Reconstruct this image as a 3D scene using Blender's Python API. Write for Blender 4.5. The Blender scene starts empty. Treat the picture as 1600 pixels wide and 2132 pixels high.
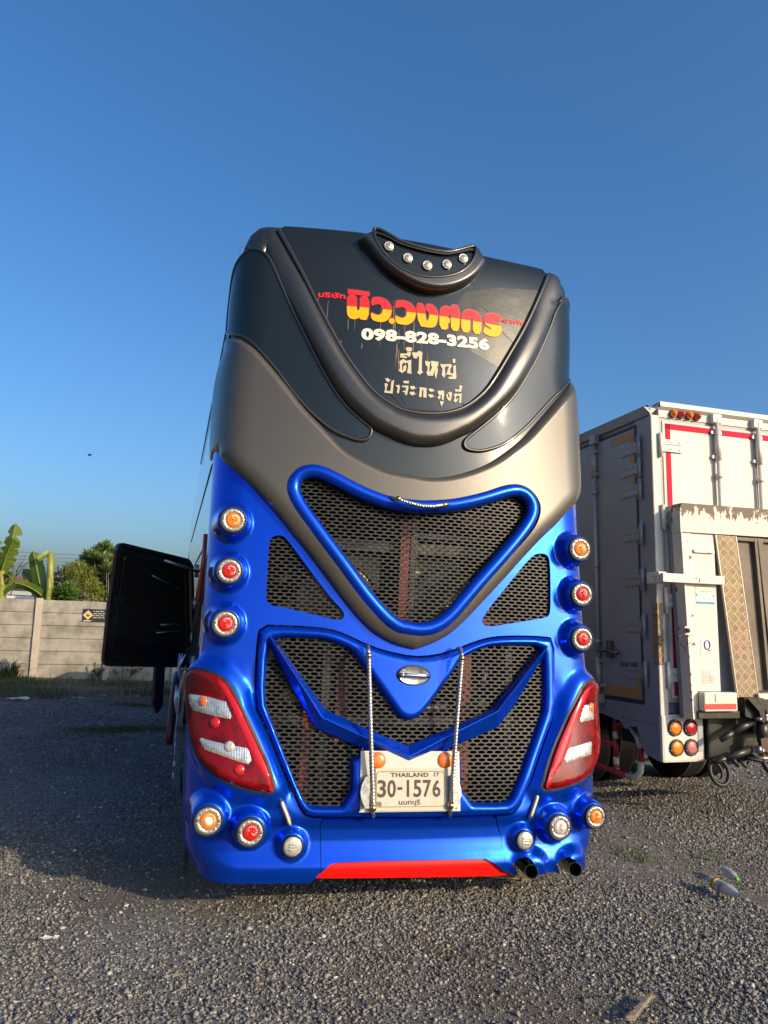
import bpy, bmesh, math, random
import numpy as np
from mathutils import Vector, Matrix, geometry
R_ = math.radians
scene = bpy.context.scene
COL = scene.collection
rng = np.random.default_rng(7)
random.seed(7)

# ------------------------------------------------------------------ camera
PITCH, ROLL, YAW = R_(8.0), R_(2.66), R_(-13.4)
CAM = np.array([-1.352, -4.58, 1.74]); FPX = 1575.0
_cy, _sy, _cp, _sp = math.cos(YAW), math.sin(YAW), math.cos(PITCH), math.sin(PITCH)
CF = np.array([-_sy*_cp, _cy*_cp, _sp]); _R0 = np.array([_cy, _sy, 0.]); _U0 = np.cross(_R0, CF)
CR = math.cos(ROLL)*_R0 + math.sin(ROLL)*_U0
CU = -math.sin(ROLL)*_R0 + math.cos(ROLL)*_U0
cam_d = bpy.data.cameras.new('camera'); cam = bpy.data.objects.new('camera', cam_d); COL.objects.link(cam)
cam_d.sensor_fit = 'VERTICAL'; cam_d.sensor_height = 36; cam_d.sensor_width = 27
cam_d.lens = FPX/2132*36; cam_d.clip_start = .05; cam_d.clip_end = 3000
cam.matrix_world = Matrix(((CR[0], CU[0], -CF[0], CAM[0]), (CR[1], CU[1], -CF[1], CAM[1]),
                           (CR[2], CU[2], -CF[2], CAM[2]), (0, 0, 0, 1)))
scene.camera = cam
def ray(px, py): return CF + CR*(px-800)/FPX - CU*(py-1066)/FPX
def at(px, py, depth): return CAM + depth*ray(px, py)          # point seen at a pixel, so many metres ahead
def at_z(px, py, z=0.):
    d = ray(px, py); return CAM + (z-CAM[2])/d[2]*d

# ------------------------------------------------------------------ light
SUN_AZ, SUN_EL = R_(40), R_(21)                                 # from the rear face normal (-Y) towards +X
SL = Vector((math.sin(SUN_AZ)*math.cos(SUN_EL), -math.cos(SUN_AZ)*math.cos(SUN_EL), math.sin(SUN_EL)))
sun_d = bpy.data.lights.new('sun', 'SUN'); sun_d.energy = 3.4; sun_d.angle = R_(.53); sun_d.color = (1, .79, .51)
sun = bpy.data.objects.new('sun', sun_d); COL.objects.link(sun)
sun.rotation_euler = SL.to_track_quat('Z', 'Y').to_euler(); sun.location = (20, -25, 15)
world = bpy.data.worlds.new('World'); scene.world = world; world.use_nodes = True
wn = world.node_tree.nodes; wl = world.node_tree.links; wn.clear()
sky = wn.new('ShaderNodeTexSky'); sky.sky_type = 'NISHITA'; sky.sun_disc = False
sky.sun_elevation = SUN_EL; sky.sun_rotation = math.atan2(SL.x, SL.y)
sky.air_density = 1.0; sky.dust_density = 3.7; sky.ozone_density = 5.0; sky.altitude = 0
bg = wn.new('ShaderNodeBackground'); bg.inputs[1].default_value = .15
wo = wn.new('ShaderNodeOutputWorld'); hs_ = wn.new('ShaderNodeHueSaturation'); hs_.inputs['Saturation'].default_value = 1.16
wl.new(sky.outputs[0], hs_.inputs['Color']); wl.new(hs_.outputs[0], bg.inputs[0]); wl.new(bg.outputs[0], wo.inputs[0])
scene.view_settings.view_transform = 'Standard'; scene.view_settings.look = 'None'
scene.view_settings.exposure = .48; scene.view_settings.gamma = 1
scene.cycles.max_bounces = 8; scene.cycles.transparent_max_bounces = 8
scene.cycles.caustics_reflective = False; scene.cycles.caustics_refractive = False

# ------------------------------------------------------------------ materials
def hexc(h):
    h = h.lstrip('#'); v = [int(h[i:i+2], 16)/255 for i in (0, 2, 4)]
    return tuple(c/12.92 if c <= .04045 else ((c+.055)/1.055)**2.4 for c in v)
MATS = {}
def mat(name, col, rough=.5, metal=0., coat=0., spec=.5, trans=0., emit=None, bump=None, var=None, coat_rough=.03):
    """bump=(scale, strength, distance); var=(scale, second colour, lo, hi)"""
    if name in MATS: return MATS[name]
    m = bpy.data.materials.new(name); m.use_nodes = True; n = m.node_tree.nodes; l = m.node_tree.links
    b = n['Principled BSDF']
    b.inputs['Base Color'].default_value = (*col, 1); b.inputs['Roughness'].default_value = rough
    b.inputs['Metallic'].default_value = metal; b.inputs['Coat Weight'].default_value = coat
    b.inputs['Coat Roughness'].default_value = coat_rough; b.inputs['Specular IOR Level'].default_value = spec
    b.inputs['Transmission Weight'].default_value = trans
    tc = None
    if bump or var: tc = n.new('ShaderNodeTexCoord')
    if var:
        t = n.new('ShaderNodeTexNoise'); t.inputs['Scale'].default_value = var[0]; t.inputs['Detail'].default_value = 6
        t.inputs['Roughness'].default_value = .65
        r = n.new('ShaderNodeMapRange'); r.inputs[1].default_value = var[2]; r.inputs[2].default_value = var[3]
        mx = n.new('ShaderNodeMix'); mx.data_type = 'RGBA'
        mx.inputs['A'].default_value = (*col, 1); mx.inputs['B'].default_value = (*var[1], 1)
        l.new(tc.outputs['Object'], t.inputs['Vector']); l.new(t.outputs['Fac'], r.inputs[0])
        l.new(r.outputs[0], mx.inputs['Factor']); l.new(mx.outputs['Result'], b.inputs['Base Color'])
    if bump:
        t = n.new('ShaderNodeTexNoise'); t.inputs['Scale'].default_value = bump[0]; t.inputs['Detail'].default_value = 4
        bp = n.new('ShaderNodeBump'); bp.inputs['Strength'].default_value = bump[1]; bp.inputs['Distance'].default_value = bump[2]
        l.new(tc.outputs['Object'], t.inputs['Vector']); l.new(t.outputs['Fac'], bp.inputs['Height'])
        l.new(bp.outputs[0], b.inputs['Normal'])
    MATS[name] = m; return m
BLUE = mat('blue_paint', (.0, .064, .62), .27, .7, .95, .1, bump=(3.5, .05, .05), var=(2.2, (.0, .054, .54), .35, .7), coat_rough=.015)
GRAY = mat('bronze_grey_paint', (.040, .038, .033), .33, .6, .75, bump=(420, .10, .002), var=(260, (.070, .064, .053), .45, .75), coat_rough=.05)
GRAYM = mat('bronze_mask_paint', (.088, .077, .060), .42, .4, .5, bump=(420, .10, .002), var=(260, (.145, .125, .095), .45, .75), coat_rough=.06)
FILM = mat('peeling_window_film', (.030, .033, .036), .34, 0, 0, .22, bump=(9, .10, .02), var=(6, (.046, .050, .053), .45, .7))
GLASS = mat('tinted_glass', (.010, .014, .014), .04, 0, 0, .5, bump=(1.6, .05, .05))
BAND = mat('dark_gloss_panel', (.028, .034, .033), .14, 0, 0, .45, bump=(1.4, .05, .05))
BLUE.node_tree.nodes['Principled BSDF'].inputs['Coat IOR'].default_value = 1.33
RED = mat('red_paint', (.72, .006, .004), .4, 0, .15, .2)
MESH = mat('grille_metal', (.040, .039, .037), .45, .0, spec=.22, var=(9, (.022, .0215, .0205), .4, .7))
CHROME = mat('chrome', (.78, .77, .75), .10, 1.0, var=(40, (.5, .47, .42), .5, .75))
STEEL = mat('dull_steel', (.42, .41, .39), .35, .9, var=(30, (.2, .19, .17), .45, .7))
BRASS = mat('brass', (.55, .40, .14), .25, 1.0)
RUB = mat('black_rubber', (.012, .012, .012), .55)
BLACK = mat('black_plastic', (.01, .01, .011), .3, 0, .3)
DARKIN = mat('engine_bay_black', (.012, .012, .012), .8, var=(5, (.03, .027, .022), .4, .7))
AMB = mat('amber_lens', (.80, .20, .006), .15, 0, .6)
REDL = mat('red_lens', (.52, .010, .006), .15, 0, .5)
TAILRED = mat('tail_lamp_red', (.19, .001, .003), .06, 0, 0, .35, bump=(38, .05, .008), var=(11, (.09, .0, .002), .46, .60))
CLEARL = mat('clear_reflector', (.50, .48, .43), .2, .5, .4, bump=(95, .5, .006), var=(70, (.30, .285, .26), .46, .62))
LEDW = mat('led_lens', (.60, .585, .50), .2, .3, .5, bump=(120, .6, .004), var=(85, (.36, .35, .30), .45, .62))
STRIP = mat('mirror_reflector', (.66, .65, .61), .12, .65, .4, var=(24, (.40, .39, .37), .50, .62))
_n = STRIP.node_tree.nodes; _l = STRIP.node_tree.links; _t = _n.new('ShaderNodeTexCoord'); _w = _n.new('ShaderNodeTexWave'); _w.inputs['Scale'].default_value = 22; _w.inputs['Distortion'].default_value = 3
_b = _n.new('ShaderNodeBump'); _b.inputs['Strength'].default_value = .14; _b.inputs['Distance'].default_value = .012
_l.new(_t.outputs['Object'], _w.inputs['Vector']); _l.new(_w.outputs['Fac'], _b.inputs['Height']); _l.new(_b.outputs[0], _n['Principled BSDF'].inputs['Normal'])
EDGER = mat('tail_lamp_edge_red', (.46, .006, .014), .08, 0, 0, .4)
MAROON = mat('tail_lamp_maroon', (.12, .002, .004), .06, 0, .3, .4)
PINK = mat('clear_pink_lens', (.62, .5, .47), .12, .2, 1.0)
PLATE = mat('plate_cream', (.50, .47, .38), .55, var=(22, (.46, .38, .24), .5, .75))
PLATEW = mat('plate_backing', (.55, .52, .46), .45, var=(9, (.5, .46, .4), .5, .75))
INK = mat('plate_ink', (.035, .018, .012), .5)
T_RED = mat('letter_red', (.72, .020, .032), .5, spec=.2); T_YEL = mat('letter_yellow', (.80, .40, .006), .5, spec=.2)
T_DRED = mat('letter_edge', (.22, .008, .008), .5); T_WHT = mat('letter_white', (.66, .64, .57), .5, spec=.2)
T_CRM = mat('letter_cream', (.46, .41, .29), .55, var=(25, (.5, .42, .26), .45, .65))
STREAK = mat('rust_streak', (.22, .14, .07), .7)

# ------------------------------------------------------------------ object helpers
def link(o, parent=None):
    COL.objects.link(o)
    if parent is not None: o.parent = parent
    return o
def thing(name, label, cat, mw=None, group=None):
    o = bpy.data.objects.new(name, None); link(o); o.empty_display_size = .3
    if mw is not None: o.matrix_world = mw
    o['label'] = label; o['category'] = cat
    if group: o['group'] = group
    return o
def tag(o, label, cat, group=None):
    o['label'] = label; o['category'] = cat
    if group: o['group'] = group
    return o
def mesh_obj(name, V, Fc, m, parent=None, smooth=True, midx=None, label=None):
    me = bpy.data.meshes.new(name)
    V = np.asarray(V, dtype=np.float32)
    me.from_pydata(V.tolist(), [], [list(map(int, f)) for f in Fc])
    for mm in (m if isinstance(m, (list, tuple)) else [m]): me.materials.append(mm)
    if midx is not None: me.polygons.foreach_set('material_index', np.asarray(midx, dtype=np.int32))
    me.polygons.foreach_set('use_smooth', np.full(len(me.polygons), bool(smooth)))
    me.update()
    o = bpy.data.objects.new(name, me); link(o, parent)
    if label: o['label'] = label
    return o
class MB:
    """collects primitive shapes into one mesh"""
    def __init__(self): self.V = []; self.F = []; self.S = []
    def add(self, V, Fc, smooth=False):
        k = len(self.V); self.V += [tuple(map(float, v)) for v in V]; self.F += [[i+k for i in f] for f in Fc]; self.S += [smooth]*len(Fc)
        return self
    def box(self, x0, x1, y0, y1, z0, z1, bev=0.):
        x0, x1 = sorted((x0, x1)); y0, y1 = sorted((y0, y1)); z0, z1 = sorted((z0, z1))
        b = min(bev, (x1-x0)*.45, (y1-y0)*.45, (z1-z0)*.45)
        if b <= 0:
            V = [(x, y, z) for z in (z0, z1) for y in (y0, y1) for x in (x0, x1)]
            return self.add(V, [(0, 2, 3, 1), (4, 5, 7, 6), (0, 1, 5, 4), (2, 6, 7, 3), (0, 4, 6, 2), (1, 3, 7, 5)])
        bm = bmesh.new(); bmesh.ops.create_cube(bm, size=1)
        for v in bm.verts:
            v.co = Vector((x0+(v.co.x+.5)*(x1-x0), y0+(v.co.y+.5)*(y1-y0), z0+(v.co.z+.5)*(z1-z0)))
        bmesh.ops.bevel(bm, geom=list(bm.edges), offset=b, segments=2, affect='EDGES', profile=.6)
        bm.verts.index_update(); self.add([v.co[:] for v in bm.verts], [[v.index for v in f.verts] for f in bm.faces], False); bm.free()
        return self
    def prism(self, pts, y0, y1):
        """polygon in (x, z) extruded from y0 to y1"""
        n = len(pts); V = [(p[0], y0, p[1]) for p in pts]+[(p[0], y1, p[1]) for p in pts]
        a = sum(pts[i][0]*pts[(i+1) % n][1]-pts[(i+1) % n][0]*pts[i][1] for i in range(n))
        Fc = [list(range(n)), list(range(2*n-1, n-1, -1))]+[[i, i+n, (i+1) % n+n, (i+1) % n] for i in range(n)]
        if (a > 0) != (y0 < y1): Fc = [f[::-1] for f in Fc]
        return self.add(V, Fc)
    def tube(self, path, r, n=12, closed=False, lobes=0, twist=0., amp=.12, cap=True):
        P = np.asarray(path, float); k = len(P); r = np.broadcast_to(np.asarray(r, float), (k,))
        T = np.gradient(P, axis=0) if not closed else np.roll(P, -1, 0)-np.roll(P, 1, 0)
        T /= np.linalg.norm(T, axis=1, keepdims=True)+1e-12
        u = np.array([0, -1., .03]) if abs(T[0][1]) < .9 else np.array([1., 0, 0.02])
        V = []; L = 0.
        for i in range(k):
            u = u-T[i]*(u@T[i]); u /= np.linalg.norm(u); w = np.cross(T[i], u)
            if i: L += np.linalg.norm(P[i]-P[i-1])
            a = np.arange(n)*2*np.pi/n; rr = r[i]*(1+(amp*np.cos(lobes*(a-twist*L)) if lobes else 0))
            V += list(P[i]+np.outer(np.cos(a)*rr, u)+np.outer(np.sin(a)*rr, w))
        Fc = []
        for i in range(k if closed else k-1):
            j = (i+1) % k
            Fc += [[i*n+a, i*n+(a+1) % n, j*n+(a+1) % n, j*n+a] for a in range(n)]
        if cap and not closed: Fc += [list(range(n))[::-1], [(k-1)*n+a for a in range(n)]]
        return self.add(V, Fc, True)
    def lathe(self, prof, c, axis=(0, -1, 0), n=32, ribs=0, rib_amp=0.):
        """prof = (radius, height along axis) pairs"""
        c = np.asarray(c, float); ax = np.asarray(axis, float); ax /= np.linalg.norm(ax)
        u = np.cross(ax, [0, 0, 1.]) if abs(ax[2]) < .9 else np.array([1., 0, 0]); u /= np.linalg.norm(u); w = np.cross(ax, u)
        V = []; a = np.arange(n)*2*np.pi/n
        for (r, h) in prof:
            hh = h+(rib_amp*np.cos(ribs*a)*(r > 1e-6) if ribs else 0*a)
            V += list(c+np.outer(np.cos(a)*r, u)+np.outer(np.sin(a)*r, w)+np.outer(hh, ax))
        Fc = [[i*n+k, i*n+(k+1) % n, (i+1)*n+(k+1) % n, (i+1)*n+k] for i in range(len(prof)-1) for k in range(n)]
        return self.add(V, Fc, True)
    def sphere(self, c, r, n=12, sc=(1, 1, 1)):
        V = []; Fc = []; c = np.asarray(c, float)
        for i in range(n//2+1):
            t = np.pi*i/(n//2)
            for k in range(n):
                p = 2*np.pi*k/n
                V.append(c+np.array([np.sin(t)*np.cos(p)*sc[0], np.sin(t)*np.sin(p)*sc[1], np.cos(t)*sc[2]])*r)
        for i in range(n//2):
            Fc += [[i*n+k, (i+1)*n+k, (i+1)*n+(k+1) % n, i*n+(k+1) % n] for k in range(n)]
        return self.add(V, Fc, True)
    def build(self, name, m, parent=None, label=None):
        o = mesh_obj(name, self.V, self.F, m, parent, False, label=label)
        o.data.polygons.foreach_set('use_smooth', np.array(self.S, dtype=bool)); o.data.update()
        return o
def copy_tree(o, parent=None):
    c = o.copy(); COL.objects.link(c)
    if parent is not None: c.parent = parent
    for ch in list(o.children): copy_tree(ch, c)
    return c

# ---- rear body surface: P(s, z), s = arc length round the horizontal section, z = height
def pchip(xk, yk):
    xk = np.array(xk, float); yk = np.array(yk, float)
    h = np.diff(xk); d = np.diff(yk) / h
    m = np.zeros_like(yk); m[0] = d[0]; m[-1] = d[-1]
    for i in range(1, len(xk) - 1):
        m[i] = 0 if d[i-1] * d[i] <= 0 else (h[i-1] + h[i]) * 1.0 / (h[i] / d[i-1] * 1.0 + h[i-1] / d[i] * 1.0)
    def f(x):
        x = np.clip(np.asarray(x, float), xk[0], xk[-1])
        i = np.clip(np.searchsorted(xk, x) - 1, 0, len(xk) - 2)
        t = (x - xk[i]) / h[i]
        return ((2*t**3 - 3*t**2 + 1) * yk[i] + (t**3 - 2*t**2 + t) * h[i] * m[i]
                + (-2*t**3 + 3*t**2) * yk[i+1] + (t**3 - t**2) * h[i] * m[i+1])
    return f
Y0 = pchip([.10, .22, .29, .37, .45, .50, .57, .75, .95, 1.2, 1.6, 2.2, 2.8, 3.4, 4.0, 4.25, 4.36, 4.44, 4.7],
           [-.01, -.045, -.055, -.03, -.01, -.008, -.035, -.02, .02, .07, .12, .155, .18, .20, .24, .275, .31, .37, .60])
W0 = pchip([.10, .25, .40, .70, 1.2, 1.36, 1.46, 1.7, 2.7, 3.2, 3.42, 3.52, 3.9, 4.1, 4.25, 4.34, 4.44, 4.7],
           [1.23, 1.265, 1.335, 1.355, 1.365, 1.36, 1.325, 1.32, 1.328, 1.335, 1.315, 1.29, 1.283, 1.275, 1.262, 1.245, 1.205, 1.06])
R0 = pchip([.1, .3, 1.2, 1.5, 2.4, 3.4, 4.3, 4.7], [.2, .28, .30, .20, .22, .26, .22, .2])
KC = pchip([.1, 1.5, 2.2, 2.8, 3.4, 4.0, 4.7], [.05, .05, .075, .11, .13, .11, .085])      # crown of the tail
def spos(s, z):
    s = np.asarray(s, float); z = np.asarray(z, float)
    w = W0(z); r = R0(z); x0 = w - r; kc = KC(z)
    ph0 = np.arctan(2 * kc * x0); rr = r / (1 - np.sin(ph0))
    a = np.abs(s); s_end = x0 + rr * (np.pi / 2 - ph0)
    ph = np.clip(ph0 + (a - x0) / rr, ph0, np.pi / 2)
    xf = np.where(a < x0, a, x0 + rr * (np.sin(ph) - np.sin(ph0)))
    yf = np.where(a < x0, kc * a * a, kc * x0 * x0 + rr * (np.cos(ph0) - np.cos(ph)))
    yf = yf + np.maximum(a - s_end, 0)
    return np.stack([np.sign(s) * xf, Y0(z) + yf, z + 0 * s], -1)
def snor(s, z, e=.004):
    a = spos(s + e, z) - spos(s - e, z); b = spos(s, z + e) - spos(s, z - e)
    n = np.cross(a, b); return n / np.linalg.norm(n, axis=-1, keepdims=True)

# ------------------------------------------------------------------ panels lying on that surface
def chaikin(P, n=2, closed=True):
    P = np.asarray(P, float)
    for _ in range(n):
        A = P if closed else P[:-1]; B = np.roll(P, -1, 0) if closed else P[1:]
        Q = np.stack([.75*A+.25*B, .25*A+.75*B], 1).reshape(-1, 2)
        P = Q if closed else np.vstack([P[:1], Q, P[-1:]])
    return P
def resample(P, step, closed=True):
    P = np.asarray(P, float)
    if closed: P = np.vstack([P, P[:1]])
    out = []
    for a, b in zip(P[:-1], P[1:]):
        k = max(1, int(math.ceil(np.linalg.norm(b-a)/step)))
        out += [a+(b-a)*i/k for i in range(k)]
    if not closed: out.append(P[-1])
    return np.array(out)
def dedupe(P, eps=1e-4):
    out = [P[0]]
    for p in P[1:]:
        if np.linalg.norm(p-out[-1]) > eps: out.append(p)
    if np.linalg.norm(out[0]-out[-1]) < eps: out.pop()
    return np.array(out)
def inside(Q, P):
    x, y = Q[:, 0], Q[:, 1]; r = np.zeros(len(Q), bool); n = len(P)
    for i in range(n):
        (x1, y1), (x2, y2) = P[i], P[(i+1) % n]
        if y1 == y2: continue
        c = ((y1 > y) != (y2 > y)) & (x < (x2-x1)*(y-y1)/(y2-y1)+x1); r ^= c
    return r
def dist_to(Q, P, closed=True):
    d = np.full(len(Q), 1e9); n = len(P)
    for i in range(n if closed else n-1):
        a = P[i]; b = P[(i+1) % n]; ab = b-a; L = ab@ab
        if L < 1e-14: continue
        t = np.clip(((Q-a)@ab)/L, 0, 1); e = Q-a-t[:, None]*ab
        d = np.minimum(d, np.sqrt((e*e).sum(1)))
    return d
def grow(P, o):
    """move a closed outline outwards by o"""
    P = np.asarray(P, float); A = np.roll(P, 1, 0); B = np.roll(P, -1, 0)
    area = np.sum(P[:, 0]*B[:, 1]-B[:, 0]*P[:, 1])
    t = B-A; t /= np.linalg.norm(t, axis=1, keepdims=True)+1e-12
    n = np.stack([t[:, 1], -t[:, 0]], 1)*(1 if area > 0 else -1)
    return P+n*o
def sstep(a, b, x):
    t = np.clip((x-a)/(b-a), 0, 1); return t*t*(3-2*t)
def tri_fill(outer, holes, step, fine=None, fine_r=0.):
    loops = [dedupe(np.asarray(outer, float))]+[dedupe(np.asarray(h, float)) for h in holes]
    V = []; Ed = []
    for L in loops:
        k = len(V); V += list(L); Ed += [(k+i, k+(i+1) % len(L)) for i in range(len(L))]
    V = np.array(V); lo = loops[0].min(0); hi = loops[0].max(0)
    def grid(st):
        ys = np.arange(lo[1]+st*.5, hi[1], st*.866); pts = []
        for i, y in enumerate(ys):
            xs = np.arange(lo[0]+st*(.25 if i % 2 else .75), hi[0], st); pts.append(np.stack([xs, 0*xs+y], 1))
        return np.vstack(pts) if pts else np.zeros((0, 2))
    def keep(Q, st, dmin, dmax=None):
        if not len(Q): return Q
        m = inside(Q, loops[0])
        for h in loops[1:]: m &= ~inside(Q, h)
        Q = Q[m]
        if not len(Q): return Q
        d = np.full(len(Q), 1e9)
        for L in loops: d = np.minimum(d, dist_to(Q, L))
        m = d > dmin
        if dmax is not None: m &= d < dmax
        return Q[m]
    Q = keep(grid(step), step, (fine_r if fine else step*.45))
    if fine: Q = np.vstack([Q, keep(grid(fine), fine, fine*.45, fine_r)])
    A = np.vstack([V, Q]) if len(Q) else V
    vs, _, fs, _, _, _ = geometry.delaunay_2d_cdt([Vector(p) for p in A], Ed, [], 0, 1e-6)
    vs = np.array([v[:] for v in vs]); fs = np.array([f for f in fs if len(f) == 3])
    c = vs[fs].mean(1); m = inside(c, loops[0])
    for h in loops[1:]: m &= ~inside(c, h)
    fs = fs[m]
    e1 = vs[fs[:, 1]]-vs[fs[:, 0]]; e2 = vs[fs[:, 2]]-vs[fs[:, 0]]
    fl = (e1[:, 0]*e2[:, 1]-e1[:, 1]*e2[:, 0]) < 0; fs[fl] = fs[fl][:, ::-1]
    ar2 = np.abs(e1[:, 0]*e2[:, 1]-e1[:, 1]*e2[:, 0]); e3 = e2-e1
    lm = np.maximum(np.maximum((e1**2).sum(1), (e2**2).sum(1)), (e3**2).sum(1)); fs = fs[ar2 > .012*lm]     # no slivers: they spoil the shading
    used = np.unique(fs); remap = np.full(len(vs), -1); remap[used] = np.arange(len(used)); vs = vs[used]; fs = remap[fs]
    return vs, fs, loops
def panel(name, outer, m, parent, off=0., holes=(), step=.03, fine=None, fine_r=0., hr=None, warp=None,
          rim=0., edges=None, label=None, base=0.):
    """a shaped sheet on the rear surface. hr=(height, radius): pillow profile rising from its edge."""
    vs, fs, loops = tri_fill(outer, holes, step, fine, fine_r)
    s, z = vs[:, 0], vs[:, 1]; o = np.full(len(vs), float(off))
    if hr:
        d = np.full(len(vs), 1e9)
        for L in (loops[:1] if edges is None else edges): d = np.minimum(d, dist_to(vs, L, edges is None))
        t = 1-np.clip(d/hr[1], 0, 1); o = o+hr[0]*np.sqrt(np.clip(1-t*t, 0, 1))
    P = spos(s, z)+snor(s, z)*o[:, None]
    if warp: P = warp(P, s, z)
    Fc = fs.tolist(); V = P
    if rim:
        for L in loops:
            idx = [int(np.argmin(((vs-p)**2).sum(1))) for p in L]
            a = P[idx]; b = a-snor(s[idx], z[idx])*rim; k = len(V); n = len(L)
            V = np.vstack([V, a, b])
            ar = np.sum(L[:, 0]*np.roll(L[:, 1], -1)-np.roll(L[:, 0], -1)*L[:, 1])
            first = L is loops[0]
            for i in range(n):
                j = (i+1) % n; f = [k+i, k+n+i, k+n+j, k+j]
                Fc.append(f if (ar > 0) == first else f[::-1])
    return mesh_obj(name, V, Fc, m, parent, True, label=label)
def on_surf(sz, off):
    sz = np.asarray(sz, float); return spos(sz[:, 0], sz[:, 1])+snor(sz[:, 0], sz[:, 1])*off
def grille(name, outline, off, m, parent, px=.0565, pz=.0445, rx=.0248, rz=.0092, label=None):
    """perforated sheet: staggered lens-shaped holes"""
    P = np.asarray(outline, float); lo = P.min(0)-px; hi = P.max(0)+px
    N = 12; a = np.arange(N)*2*np.pi/N; V = []; Fc = []
    # each lattice site: a hexagonal-ish cell (half pitch offsets) with an elliptic hole
    cell = np.array([(-.5, -.25), (-.25, -.5), (.25, -.5), (.5, -.25), (.5, .25), (.25, .5), (-.25, .5), (-.5, .25)])
    cell = np.array([(.5, 0), (.5, .1667), (.25, .25), (0, .3333), (-.25, .25), (-.5, .1667), (-.5, 0), (-.5, -.1667), (-.25, -.25), (0, -.3333), (.25, -.25), (.5, -.1667)])*np.array([px, pz])
    hole = np.stack([np.cos(a)*rx, np.sin(a)*rz], 1)
    C = []
    for i, zc in enumerate(np.arange(lo[1], hi[1], pz/2)):
        for xc in np.arange(lo[0]+(px/2 if i % 2 else 0), hi[0], px): C.append((xc, zc))
    C = np.array(C); Pg = P
    C = C[inside(C, Pg) | (dist_to(C, Pg) < .022)]
    rngl = np.random.default_rng(3)
    for c in C:
        k = len(V); V += list(c+cell)+list(c+hole)
        Fc += [[k+i, k+(i+1) % N, k+N+(i+1) % N, k+N+i] for i in range(N)]
    V = np.array(V); n = len(V)
    ft = on_surf(V, off+.0012); bk = on_surf(V, off-.0012)
    Fb = [[i+n for i in f[::-1]] for f in Fc]
    Fh = []
    for k in range(0, n, 2*N): Fh += [[k+N+i, k+N+(i+1) % N, k+N+(i+1) % N+n, k+N+i+n] for i in range(N)]
    return mesh_obj(name, np.vstack([ft, bk]), Fc+Fb+Fh, m, parent, False, label=label)
def text_mesh(body, size=1., bold=0., align='LEFT', space=1.):
    c = bpy.data.curves.new('lettering', 'FONT'); c.body = body; c.size = size; c.offset = bold; c.align_x = align
    c.space_character = space; c.resolution_u = 4
    o = bpy.data.objects.new('lettering', c); COL.objects.link(o)
    dg = bpy.context.evaluated_depsgraph_get(); me = o.evaluated_get(dg).to_mesh()
    V = np.array([v.co[:2] for v in me.vertices]); Fc = [list(p.vertices) for p in me.polygons]
    o.evaluated_get(dg).to_mesh_clear(); bpy.data.objects.remove(o); bpy.data.curves.remove(c)
    return V, Fc
def text_box(body, x0, z0, x1, z1, bold=0., space=1.):
    """flat lettering stretched to fill a rectangle (x0,z0)-(x1,z1)"""
    V, Fc = text_mesh(body, 1., bold, space=space); lo, hi = V.min(0), V.max(0)
    return (V-lo)/(hi-lo)*np.array([x1-x0, z1-z0])+np.array([x0, z0]), Fc

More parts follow.
